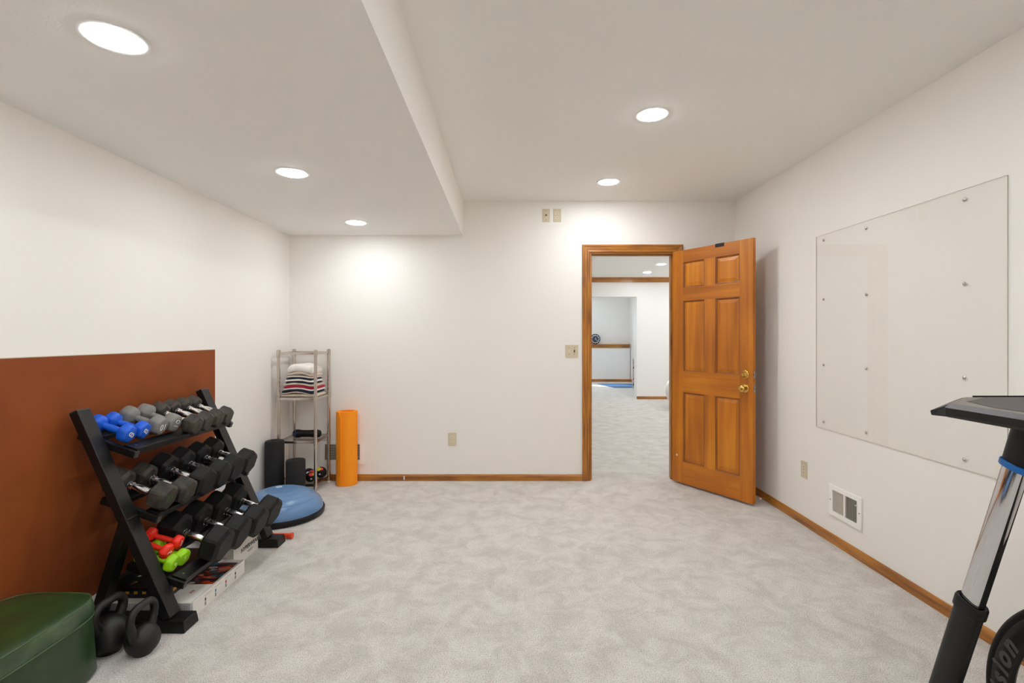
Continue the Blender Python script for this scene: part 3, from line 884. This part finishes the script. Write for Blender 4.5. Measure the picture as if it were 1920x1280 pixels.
soft_on_tier(pr, 2, -.086, 2.318, .032, -.05, math.radians(85), 'lower red dumbbell with a sideways 3, resting on the green ones', True, lift=.042)
soft_on_tier(pr, 2, -.088, 2.384, .032, .10, 0, 'upper red dumbbell marked 3, topmost of the small pile', lift=.052)

# ------------------------------------------------------------------ kettlebells
def kettle(name, c, R, hw, hh, hr, label, yaw=0.0):
    x, y = c
    t = thing(name, label, 'kettlebell', (x, y, 0), 'black kettlebells beside the rack foot')
    zc = R * .90
    prof = []
    for i in range(25):
        a = -math.pi / 2 + math.pi * i / 24
        z = max(0.0, zc + R * math.sin(a)); r = R * math.cos(a)
        if i == 0: r, z = R * .55, 0
        elif zc + R * math.sin(a) < 0.004: continue
        prof.append((z, max(r, .001)))
    body = MB().rev((x, y, 0), (x, y, 1), prof, 40, rel=False)
    build('bell', body, M['iron'], t, smooth=60)
    z0 = zc + R * .55
    pts2 = [(-hw * .62, z0 - .02), (-hw * .80, z0 + hh * .15), (-hw * .98, z0 + hh * .45), (-hw * .98, z0 + hh * .68), (-hw * .80, z0 + hh * .88), (-hw * .5, z0 + hh * .98),
            (0, z0 + hh), (hw * .5, z0 + hh * .98), (hw * .80, z0 + hh * .88), (hw * .98, z0 + hh * .68), (hw * .98, z0 + hh * .45), (hw * .80, z0 + hh * .15), (hw * .62, z0 - .02)]
    # finer path
    P = []
    for i in range(len(pts2) - 1):
        p0 = pts2[max(0, i - 1)]; p1 = pts2[i]; p2 = pts2[i + 1]; p3 = pts2[min(len(pts2) - 1, i + 2)]
        for k in range(4):
            u = k / 4
            q = [0.5 * ((2 * p1[j]) + (-p0[j] + p2[j]) * u + (2 * p0[j] - 5 * p1[j] + 4 * p2[j] - p3[j]) * u * u + (-p0[j] + 3 * p1[j] - 3 * p2[j] + p3[j]) * u ** 3) for j in (0, 1)]
            P.append(q)
    P.append(pts2[-1])
    cs, sn = math.cos(yaw), math.sin(yaw)
    pts3 = [(x - sn * p[0], y + cs * p[0], p[1]) for p in P]
    build('handle', MB().tube(pts3, lambda u: hr * (1 + .35 * (abs(2 * u - 1)) ** 3), 16), M['iron'], t, smooth=60)
kettle('kettlebell', (-1.512, 2.045), .063, .068, .108, .0145, 'smaller black kettlebell in front of the near rack foot', .0)
kettle('kettlebell', (-1.662, 2.058), .077, .076, .096, .017, 'larger black kettlebell between the green ottoman and the other kettlebell', .0)

# ------------------------------------------------------------------ ottoman
t = thing('ottoman', 'low green leather storage ottoman with piped lid beside the kettlebells', 'ottoman', (-1.778, 1.70, 0))
cx, cy, ax, ay, nn = -1.776, 1.705, .190, .262, 4.6
def oval(z, d=0.0, dome=0.0):
    r = []
    for j in range(96):
        a = 2 * math.pi * j / 96
        c_, s_ = math.cos(a), math.sin(a)
        k = (abs(c_) ** nn + abs(s_) ** nn) ** (-1 / nn)
        r.append((cx + (ax - d) * k * c_, cy + (ay - d) * k * s_, z))
    return r
HO = .292
zb = .231
build('body', MB().loft([oval(0, .002), oval(.012, -.005), oval(.10, -.001), oval(zb - .004, .005)]), M['leather'], t, smooth=50)
b = MB().loft([oval(zb, .003), oval(zb + .02, .000), oval(HO - .02, .004), oval(HO - .004, .008), oval(HO, .012)], True, False, mi=0)
b.loft([oval(HO, .012), oval(HO + .004, .02), oval(HO + .007, .05), oval(HO + .006, .10), oval(HO + .005, .17)], False, True, mi=1)
build('lid', b, [M['leather_lid'], M['leather']], t, smooth=50)
build('piping', MB().tube(oval(HO - .001, .009), .0027, 8, True), M['piping'], t, smooth=60)
build('piping', MB().tube(oval(zb - .002, .002), .0027, 8, True), M['piping'], t, smooth=60)

# ------------------------------------------------------------------ cartons under the rack
t = thing('carton', 'flat white carton with a colour picture on top, under the bottom tier', 'box', (-1.7, 2.5, 0))
build('box', MB().box((-1.978, 2.292, 0), (-1.462, 2.738, .0735)), M['carton'], t, bevel=.001)
build('end_panel', MB().box((-1.94, 2.2905, .003), (-1.475, 2.292, .071)), M['carton_grey'], t)
build('picture', MB().box((-1.80, 2.465, .0735), (-1.475, 2.70, .0741)), M['picture'], t)
build('flap_line', MB().box((-1.4690, 2.295, .0735), (-1.4675, 2.735, .0739)), M['print_mid'], t)
text('lettering', 'AGI', .018, frame_mtx((-1.53, 2.39, .0742), (0, 1, 0), (-1, 0, 0)), M['print_red'], t)
for dz in (.052, .030):
    build('symbol', MB().torus((-1.495, 2.2902, dz), .0062, .0011, (0, -1, 0), 20, 6), M['print_mid'], t)
text('lettering', 'IT IN MO', .014, frame_mtx((-1.585, 2.2903, .045), (1, 0, 0), (0, 0, 1)), M['print_mid'], t)
for (y, m_) in ((2.381, 'print_black'), (2.464, 'print_blue'), (2.554, 'print_red'), (2.642, 'print_black')):
    x = -1.462
    build('symbol', MB().box((x, y, .034), (x + .0006, y + .010, .048)), M[m_], t)
    g = MB()
    for i in range(3):
        g.box((x, y + i * .004, .012), (x + .0006, y + i * .004 + .0022, .030))
    build('print_lines', g, M['print_mid'], t)
    build('print_lines', MB().box((x, y - .004, .058), (x + .0006, y + .055, .0592)), M['print_mid'], t)

t = thing('flat_case', 'flat black case with gold squares lying on the white carton', 'box', (-1.75, 2.55, .0735))
build('case', MB().box((-1.915, 2.33, .0741), (-1.600, 2.776, .122)), M['black_card'], t, bevel=.002)
for x in (-1.795, -1.755, -1.715, -1.615 - .02):
    build('gold_mark', MB().box((x - .009, 2.3292, .094), (x + .009, 2.33, .106)), M['gold'], t)
build('gold_mark', MB().box((-1.914, 2.3292, .100), (-1.898, 2.33, .119)), M['gold'], t)
for y in (2.36, 2.42, 2.48, 2.55, 2.62):
    build('gold_mark', MB().box((-1.60, y, .092), (-1.5992, y + .022, .106)), M['gold'], t)
text('lettering', '7', .045, frame_mtx((-1.80, 2.375, .1224), (1, 0, 0), (0, 1, 0)), M['gold'], t)
build('stripe', MB().add([(-1.83, 2.44, .1225), (-1.818, 2.44, .1225), (-1.80, 2.56, .1225), (-1.815, 2.56, .1225)], [(0, 1, 2, 3)]), M['almond'], t)

t = thing('carton', 'white carton with black lettering under the far end of the rack', 'box', (-1.7, 2.9, 0))
build('box', MB().box((-1.94, 2.782, 0), (-1.546, 3.052, .118)), M['carton'], t, bevel=.001)
text('lettering', 'HYPERWEAR', .034, frame_mtx((-1.5455, 2.955, .066), (0, 1, 0), (0, 0, 1)), M['print_black'], t, bold=.0008)
build('print_lines', MB().box((-1.546, 2.925, .038), (-1.5454, 2.99, .042)).box((-1.546, 2.935, .030), (-1.5454, 2.98, .034)), M['print_mid'], t)

t = thing('foam_grip', 'short orange-red tube on the carpet just beyond the far rack foot', 'grip', (-1.47, 3.205, 0))
build('tube', MB().rev((-1.535, 3.205, .019), (-1.40, 3.205, .019), [(0, .016), (.86, .016), (.88, .019), (1, .019)], 24), M['red_orange'], t, smooth=40)

# ------------------------------------------------------------------ balance dome
t = thing('balance_trainer', 'blue half-dome balance trainer with black rim on the carpet in the corner', 'balance dome', (-1.672, 3.632, 0))
c = (-1.672, 3.632)
build('base', MB().rev((*c, 0), (*c, 1), [(0, .285), (.006, .298), (.035, .303), (.042, .300), (.044, .285)], 72, rel=False), M['black_plastic'], t, smooth=40)
prof = [(.040, .290)]
for i in range(1, 19):
    a = math.pi / 2 * i / 18
    prof.append((.040 + .152 * math.sin(a), max(.001, .290 * math.cos(a) ** .82)))
build('dome', MB().rev((*c, 0), (*c, 1), prof, 72, rel=False), M['blue_dome'], t, smooth=60)
for rr in (.10, .15, .20, .245):
    zz = .040 + .152 * math.sqrt(max(0, 1 - (rr / .290) ** (2 / .82)))
    build('ridge', MB().torus((*c, zz - .0005), rr, .0016, (0, 0, 1), 64, 6), M['blue_dome'], t, smooth=60)
build('valve_ring', MB().torus((c[0] - .035, c[1] + .045, .1905), .020, .004, (-.05, .05, 1), 28, 8), M['clear_ring'], t, smooth=60)

# ------------------------------------------------------------------ foam rollers
def roller(c, r, h, label):
    t = thing('foam_roller', label, 'foam roller', (*c, 0), 'black foam rollers standing by the steel shelf')
    build('roll', MB().rev((*c, 0), (*c, h), [(0, r - .006), (.012, r), (1 - .03, r), (1 - .008, r - .004), (1, r - .014), (.998, .03), (.99, .028), (.99, .001)], 48), M['foam'], t, smooth=40)
roller((-1.909, 4.035), .073, .462, 'taller black foam roller standing in the corner against the left wall')
roller((-1.733, 4.022), .075, .310, 'shorter black foam roller in front of the steel shelf')

# ------------------------------------------------------------------ steel shelf
t = thing('steel_shelf', 'tall narrow steel shelf tower with four levels in the back corner', 'shelf', (-1.777, 4.3, 0))
SX0, SX1, SY0, SY1 = -1.932, -1.622, 4.150, 4.455
LV = [1.172, .790, .430, .068]
for (x, y) in ((SX0, SY0), (SX1, SY0), (SX0, SY1), (SX1, SY1)):
    pb = MB().cyl((x, y, .012), (x, y, 1.185), .0135, n=20)
    p = build('post', pb, M['shelf_steel'], t, smooth=50)
    for z in LV:
        build('joint', MB().rev((x, y, z - .03), (x, y, z + .018), [(0, .0175), (.04, .0175), (.06, .0162), (.94, .0162), (.96, .0175), (1, .0175)], 20), M['shelf_steel'], p, smooth=50)
    build('foot_cap', MB().rev((x, y, 0), (x, y, .016), [(0, .016), (.6, .017), (1, .012)], 16), M['almond_light'], p, smooth=50)
    build('top_cap', MB().rev((x, y, 1.185), (x, y, 1.195), [(0, .0165), (.6, .016), (1, .008)], 16), M['shelf_steel'], p, smooth=50)
for z in LV:
    s = MB()
    for y in (SY0, SY1): s.box((SX0, y - .006, z - .018), (SX1, y + .006, z + .004))
    for x in (SX0, SX1): s.box((x - .006, SY0, z - .018), (x + .006, SY1, z + .004))
    sh = build('shelf_frame', s, M['shelf_steel'], t, bevel=.003)
    if z < 1.1:
        build('shelf_panel', MB().box((SX0 + .004, SY0 + .004, z - .002), (SX1 - .004, SY1 - .004, z + .0025)), M['acrylic'], sh)

# ------------------------------------------------------------------ towels
def fold_stack(name, label, x0, x1, y0, y1, z0, layers, wave, mats, amp=.006, seed=0):
    """a towel folded in layers: every layer a soft slab joined to the next by a rounded fold at the left side"""
    rnd = random.Random(seed)
    t = thing(name, label, 'towel', ((x0 + x1) / 2, (y0 + y1) / 2, z0), 'folded towels on the steel shelf')
    NX, NY = 26, 12
    z = z0
    for li, (th, mi, ins) in enumerate(layers):
        a0, a1 = x0 + ins + rnd.uniform(-.004, .004), x1 - ins + rnd.uniform(-.004, .004)
        b0, b1 = y0 + ins * .6 + rnd.uniform(-.003, .003), y1 - ins
        ph = rnd.uniform(0, 6)
        top, bot = [], []
        rings = []
        for i in range(NX + 1):
            u = i / NX
            x = a0 + (a1 - a0) * u
            ring = []
            m = 14
            for j in range(m):                                # closed section in y-z
                an = 2 * math.pi * j / m
                cyv, szv = math.cos(an), math.sin(an)
                yy = (b0 + b1) / 2 + (b1 - b0) / 2 * math.copysign(abs(cyv) ** .35, cyv)
                edge = min(1.0, 6 * min(u, 1 - u) + .5) ** .5
                zz = z + th / 2 + th / 2 * math.copysign(abs(szv) ** .7, szv) * edge
                zz += wave(u, (yy - y0) / (y1 - y0)) * (.25 if li == 0 and seed == 1 else 1) + amp * .25 * math.sin(9 * u + ph) * math.sin(5 * (yy - y0) / (y1 - y0) + ph)
                ring.append((x, yy + .003 * math.sin(13 * u + ph), zz))
            rings.append(ring)
        build('fold', MB().loft(rings), M[mats[mi]], t, smooth=80)
        z += th * .82
    return t, z
arch = lambda k: (lambda u, v: k * (math.sin(math.pi * min(1, u * 1.15)) ** 1.2) * (1 - .15 * v) - .006 * u)
wv0 = lambda u, v: 0.0 + .010 * math.sin(math.pi * u)
_, z = fold_stack('folded_towel', 'beige and navy folded towel at the bottom of the pile on the steel shelf', -1.915, -1.640, 4.165, 4.43, .7955,
                  [(.020, 0, .0), (.016, 0, .006), (.028, 1, .004)], arch(.020), ['beige', 'navy'], seed=1)
_, z = fold_stack('folded_towel', 'beige towel with a crimson stripe, second from the bottom of the pile', -1.908, -1.642, 4.170, 4.43, z,
                  [(.018, 2, .004), (.026, 1, .004), (.024, 0, .004)], arch(.015), ['beige', 'crimson', 'cream'], seed=2)
_, z = fold_stack('folded_towel', 'white and navy folded towel just below the cream blanket', -1.892, -1.655, 4.175, 4.42, z,
                  [(.022, 1, .008), (.020, 0, .004), (.020, 1, .010), (.016, 0, .012)], arch(.010), ['cream', 'navy'], seed=3)
_, z = fold_stack('folded_blanket', 'cream blanket folded loosely on top of the towel pile', -1.882, -1.655, 4.176, 4.41, z - .004,
                  [(.026, 1, .004), (.066, 0, .008)], lambda u, v: .022 * math.sin(math.pi * min(1, u * 1.1 + .05)) ** .8, ['cream', 'beige'], amp=.030, seed=5)

# ------------------------------------------------------------------ massage roller, balls
t = thing('massage_roller', 'black massage roller with a blue ring lying on the middle steel shelf', 'massage roller', (-1.74, 4.28, .43))
yy, zz, rr = 4.285, .4685, .034
build('shell', MB().rev((-1.865, yy, zz), (-1.628, yy, zz), [(0, .020), (.03, .030), (.1, .036), (.2, .036), (.3, .031), (.5, .030), (.66, .031), (.75, rr), (.9, rr), (.97, .028), (1, .018)], 32), M['black_plastic'], t, smooth=40)
build('ring', MB().torus((-1.838, yy, zz), .0358, .0018, (1, 0, 0), 36, 8), M['blue_ring'], t, smooth=60)
build('button', MB().rev((-1.838, yy - .034, zz), (-1.838, yy - .039, zz), [(0, .014), (1, .011)], 20), M['clock'], t, smooth=40)

def studded(c, r, label, tags, yaw):
    t = thing('exercise_ball', label, 'ball', (c[0], c[1], c[2] - r), 'small black balls on the lowest steel shelf')
    prof = [(r * math.sin(a), max(.001, r * math.cos(a))) for a in [math.radians(-90 + 180 * i / 20) for i in range(21)]]
    build('shell', MB().rev(c, (c[0], c[1], c[2] + 1), prof, 32, rel=False), M['rubber'], t, smooth=60)
    for (az, el, sz, m_) in tags:
        a, e = math.radians(az), math.radians(el)
        d = Vector((math.cos(e) * math.sin(a), -math.cos(e) * math.cos(a), math.sin(e)))
        p = Vector(c) + d * (r + .0012)
        u = d.cross(Vector((0, 0, 1))).normalized(); v = u.cross(d)
        n = 18
        R = lambda k, off: [p + d * off + (u * math.cos(2 * math.pi * i / n) * sz * k + v * math.sin(2 * math.pi * i / n) * sz * .8 * k) for i in range(n)]
        build('tag', MB().loft([R(1, -.004), R(1, .001), R(.9, .002)]), M[m_], t)
zs = .0705
studded((-1.732, 4.29, zs + .048), .048, 'small dark ball with a red tag at the left of the lowest steel shelf', [(10, 25, .014, 'clear_ring'), (55, 30, .020, 'red_tag')], 0)
studded((-1.690, 4.215, zs + .042), .042, 'black ball with red and yellow tags nearest the front steel post', [(28, 42, .018, 'red_tag'), (62, 40, .014, 'yellow_tag'), (30, -8, .008, 'clear_ring')], 0)
studded((-1.650 + .002, 4.345, zs + .047), .047, 'black ball with a large yellow tag at the right of the lowest shelf', [(-22, 48, .022, 'yellow_tag'), (22, 48, .016, 'red_tag'), (5, -5, .008, 'clear_ring')], 0)
t = thing('massage_stick', 'thin black stick with white studs standing between the two foam rollers', 'massage stick', (-1.845, 4.19, 0))
build('rod', MB().cyl((-1.845, 4.198, .072), (-1.845, 4.198, .265), .011, n=14), M['black_plastic'], t)
for i in range(6):
    build('stud', MB().rev((-1.845 + .004 * (-1) ** i, 4.186, .10 + .028 * i), (-1.845 + .004 * (-1) ** i, 4.180, .10 + .028 * i), [(0, .006), (1, .004)], 10), M['print_white'], t)

# ------------------------------------------------------------------ orange mat
t = thing('exercise_mat', 'rolled orange exercise mat standing on end by the back wall', 'exercise mat', (-1.438, 4.40, 0))
inner, outer = [], []
turns = 3.1; th = .0095
N_ = 150
sx, sy = -1.438, 4.398
R0 = .052
a_end = math.radians(-106)
def sp(a_tot, add):
    return R0 + (a_tot / (2 * math.pi)) * (th + .0012) + add
A = turns * 2 * math.pi
st = a_end - A
outl = [(sx + sp(A * i / N_, th) * math.cos(st + A * i / N_), sy + sp(A * i / N_, th) * math.sin(st + A * i / N_)) for i in range(N_ + 1)]
inl = [(sx + sp(A * i / N_, 0) * math.cos(st + A * i / N_), sy + sp(A * i / N_, 0) * math.sin(st + A * i / N_)) for i in range(N_ + 1)]
b = MB(); rings = []
for i in range(N_ + 1):
    k = (N_ - i) / N_ * A                      # distance from the loose end, as an angle
    cut = .06 * max(0, 1 - k / .28) ** 2       # the loose end's corners are rounded
    ro = .0015 * random.uniform(-1, 1)
    rings.append([(*outl[i], cut + .001), (*outl[i], .646 - cut + ro * 0), (*inl[i], .646 - cut), (*inl[i], cut + .001)])
build('roll', b.loft(rings), M['orange'], t, smooth=35)

tag(build('cable_clip', MB().box((-.957, 4.479, .012), (-.945, 4.487, .045)), M['white'], bevel=.002), 'tiny white clip on the back baseboard right of the orange mat', 'clip')

# ------------------------------------------------------------------ tray stand on the right
t = thing('tray_stand', 'black tray on a leaning chrome post with a blue ring, at the right edge', 'stand', (1.25, 1.49, 0))
def mast_c(z):        # the post leans towards the camera as it rises
    return Vector((1.252, 1.196 + (1.079 - z) * .296, z))
def sect(z, hx, hy, n=28, p=3.0, dy=0.0):
    c_ = mast_c(z); r = []
    for j in range(n):
        a = 2 * math.pi * j / n; c0, s0 = math.cos(a), math.sin(a)
        k = (abs(c0) ** p + abs(s0) ** p) ** (-1 / p)
        off = hy * k * s0
        # sections stay square to the leaning post
        r.append((c_.x + hx * k * c0, c_.y + off + dy, c_.z + off * .296))
    return r
build('chrome_post', MB().loft([sect(.40, .0145, .027), sect(.99, .0145, .027)]), M['chrome'], t, smooth=50)
build('post_reflection', MB().loft([[(p[0], p[1] - .0275 - (0.0015 if i == 0 else 0), p[2]) for p in sect(z, .0085, .001)] for i, z in enumerate((.58, .98))]), M['rubber'], t)  # dark reflection on the chrome's near face, put in as a dark strip
build('sleeve', MB().loft([sect(-.0 + .03, .021, .034), sect(.575, .0205, .0335)]), M['black_plastic'], t, smooth=50)
build('collar', MB().loft([sect(.553, .022, .035), sect(.555, .0245, .037), sect(.582, .0245, .037), sect(.588, .0225, .035), sect(.586, .0165, .029), sect(.57, .0165, .029)], True, False), M['black_plastic'], t, smooth=50)
build('ring', MB().loft([sect(.975, .020, .032), sect(.977, .0215, .034), sect(.989, .0215, .034), sect(.991, .020, .032)]), M['blue_ring'], t, smooth=50)
build('neck', MB().loft([sect(.990, .0185, .030), sect(1.03, .0185, .0305), sect(1.095, .019, .031)]), M['black_plastic'], t, smooth=50)
# tray
TX0, TX1, TY0, TY1 = 1.166, 1.92, .72, 1.475
def tray(i, z):
    return [(TX0 + i, TY0 + i, z), (TX1 - i, TY0 + i, z), (TX1 - i, TY1 - i, z), (1.338 + i * .3, TY1 - i, z), (1.180 + i * .8, 1.345 - i * .5, z), (TX0 + i, 1.325 - i * .5, z)]
b = MB().loft([tray(.022, 1.084), tray(.004, 1.087), tray(.0, 1.094), tray(.0, 1.112)], True, False, mi=0)
b.loft([tray(.0, 1.112), tray(.014, 1.123)], False, False, mi=1)
b.loft([tray(.014, 1.123), tray(.016, 1.1235)], False, True, mi=2)
tr = build('tray', b, [M['black_plastic'], M['tray_grey'], M['tray_taupe']], t)
build('tray_lip', MB().loft([[(1.345, TY1 - .006, 1.122), (1.182, 1.338, 1.118), (1.168, 1.318, 1.088), (1.345, TY1 - .006, 1.088)],
                             [(1.362, 1.520, 1.106), (1.155, 1.362, 1.099), (1.155, 1.358, 1.087), (1.362, 1.518, 1.090)]]), M['black_plastic'], tr, bevel=.002)
build('tray_mat', MB().prism([(TX0 + .045, TY0 + .05), (TX1 - .05, TY0 + .05), (TX1 - .05, TY1 - .02), (1.40, TY1 - .02), (1.255, 1.36), (TX0 + .045, 1.24)], 2, 1.1235, 1.1245), M['tray_mat'], tr)
build('tray_rim', MB().box((1.378, TY1 - .003, 1.118), (TX1, TY1 + .001, 1.1265)), M['black_plastic'], tr)
build('base', MB().box((1.21, 1.20, 0), (1.295, 1.62, .045)).box((1.0, 1.60, 0), (1.5, 1.66, .045)), M['black_plastic'], t, bevel=.006)

# ------------------------------------------------------------------ bicycle wheel
wx, wy, wr = 1.350, 1.055, .345
t = thing('bicycle_wheel', 'black deep-rim bicycle wheel with grey lettering at the lower right corner', 'bicycle wheel', (wx, wy, 0))
def ringx(prof, n=96):
    """(radius, x offset) profile turned about the X axis through the hub"""
    rs = []
    for i in range(n + 1):
        a = 2 * math.pi * i / n
        rs.append([(wx + dx, wy + r * math.cos(a), wr + r * math.sin(a)) for r, dx in prof])
    return MB().loft(rs, False, False, True)
tp = [(wr - .0125 + .0125 * math.cos(2 * math.pi * k / 14), .0125 * math.sin(2 * math.pi * k / 14)) for k in range(14)]
build('tyre', ringx(tp), M['rubber'], t, smooth=60)
rim = build('rim', ringx([(wr - .020, -.0095), (wr - .024, -.0115), (wr - .064, -.0112), (wr - .070, -.007), (wr - .073, 0), (wr - .070, .007), (wr - .064, .0112), (wr - .024, .0115), (wr - .020, .0095)]), M['black_plastic'], t, smooth=40)
build('hub', MB().rev((wx - .05, wy, wr), (wx + .05, wy, wr), [(0, .008), (.1, .012), (.2, .026), (.24, .026), (.3, .014), (.7, .014), (.76, .026), (.8, .026), (.9, .012), (1, .008)], 24), M['black_plastic'], t, smooth=40)
for k in range(20):
    a = 2 * math.pi * k / 20 + .09; s = -1 if k % 2 else 1
    a2 = a + .5 * (1 if (k // 2) % 2 else -1)
    build('spoke', MB().cyl((wx + s * .028, wy + .022 * math.cos(a2), wr + .022 * math.sin(a2)), (wx, wy + (wr - .072) * math.cos(a), wr + (wr - .072) * math.sin(a)), .0011, n=6), M['steel'], t)
word = 'vision'
for i, ch in enumerate(word):
    # letters follow the rim on its left face, read clockwise from the left
    a = math.radians(-9 + [0, 7.6, 13.2, 19.0, 25.4, 34.0][i])
    r_ = wr - .044
    c_ = Vector((wx - .0120, wy + r_ * math.cos(a), wr + r_ * math.sin(a)))
    rad = Vector((0, math.cos(a), math.sin(a))); tan = Vector((0, -math.sin(a), math.cos(a)))
    m4 = Matrix((tan, rad, tan.cross(rad))).transposed().to_4x4(); m4.translation = c_
    text('lettering', ch, .064, m4, M['print_grey'], rim, shear=.25, bold=.0026, extrude=.0004)

# ------------------------------------------------------------------ things beyond the doorway
t = thing('wall_clock', 'round dark clock with white marks standing on the far wooden ledge', 'clock', (2.365 + .155, 14.55, 1.095))
kx, kz, ky, kr = 2.525, 1.095 + .150, 14.60, .152
build('case', MB().rev((kx, ky, kz), (kx, ky - .03, kz), [(0, kr), (.8, kr), (1, kr - .008)], 48), M['clock'], t, smooth=40)
for i in range(12):
    a = i * math.pi / 6
    rd = Vector((math.cos(a), 0, math.sin(a)))
    build('hour_mark', MB().obox(Vector((kx, ky - .0315, kz)) + rd * .110, (.045, .003, .022), Matrix.Identity(3)), M['print_white'], t)
build('hand', MB().obox((kx + .028, ky - .034, kz - .02), (.09, .003, .010), Matrix.Rotation(math.radians(35), 3, 'Y')), M['print_white'], t)
build('hand', MB().obox((kx + .012, ky - .034, kz + .02), (.05, .003, .012), Matrix.Rotation(math.radians(-60), 3, 'Y')), M['print_white'], t)

t = thing('exercise_ball', 'large white exercise ball half hidden behind the open door', 'ball', (3.17, 9.0, 0))
rb = .325
prof = [(rb * math.sin(a), max(.001, rb * math.cos(a))) for a in [math.radians(-90 + 180 * i / 32) for i in range(33)]]
build('shell', MB().rev((3.17, 9.0, rb), (3.17, 9.0, rb + 1), prof, 48, rel=False), M['ball'], t, smooth=60)

tag(build('floor_mat', MB().add([(2.70, 12.75, 0.001), (3.45, 12.75, 0.001), (3.45, 13.75, 0.001), (2.45, 13.75, 0.001),
                                 (2.70, 12.75, 0.012), (3.45, 12.75, 0.012), (3.45, 13.75, 0.012), (2.45, 13.75, 0.012)],
                                [(3, 2, 1, 0), (4, 5, 6, 7), (0, 1, 5, 4), (1, 2, 6, 5), (2, 3, 7, 6), (3, 0, 4, 7)]), M['blue_mat']),
    'blue exercise mat lying on the sunlit floor of the far room', 'exercise mat')

t = thing('storage_rack', 'narrow white rack with dark slots beside the opening to the far room', 'rack', (3.17, 12.4, 0))
b = MB().box((3.132, 12.32, 0), (3.17, 12.36, .78)).box((3.37, 12.32, 0), (3.41, 12.36, .78)).box((3.132, 12.60, 0), (3.17, 12.64, .78)).box((3.37, 12.60, 0), (3.41, 12.64, .78))
build('frame', b, M['white'], t)
for i, z in enumerate((.06, .20, .34, .48, .62, .74)):
    build('shelf', MB().box((3.132, 12.32, z), (3.41, 12.64, z + .02)), M['carton_grey'], t)
for i, z in enumerate((.08, .22, .50, .64)):
    build('bin', MB().box((3.136, 12.33, z), (3.40, 12.63, z + (.03 if i % 2 else .05))), M['print_black' if i % 2 == 0 else 'print_red'], t)

bpy.context.view_layer.update()
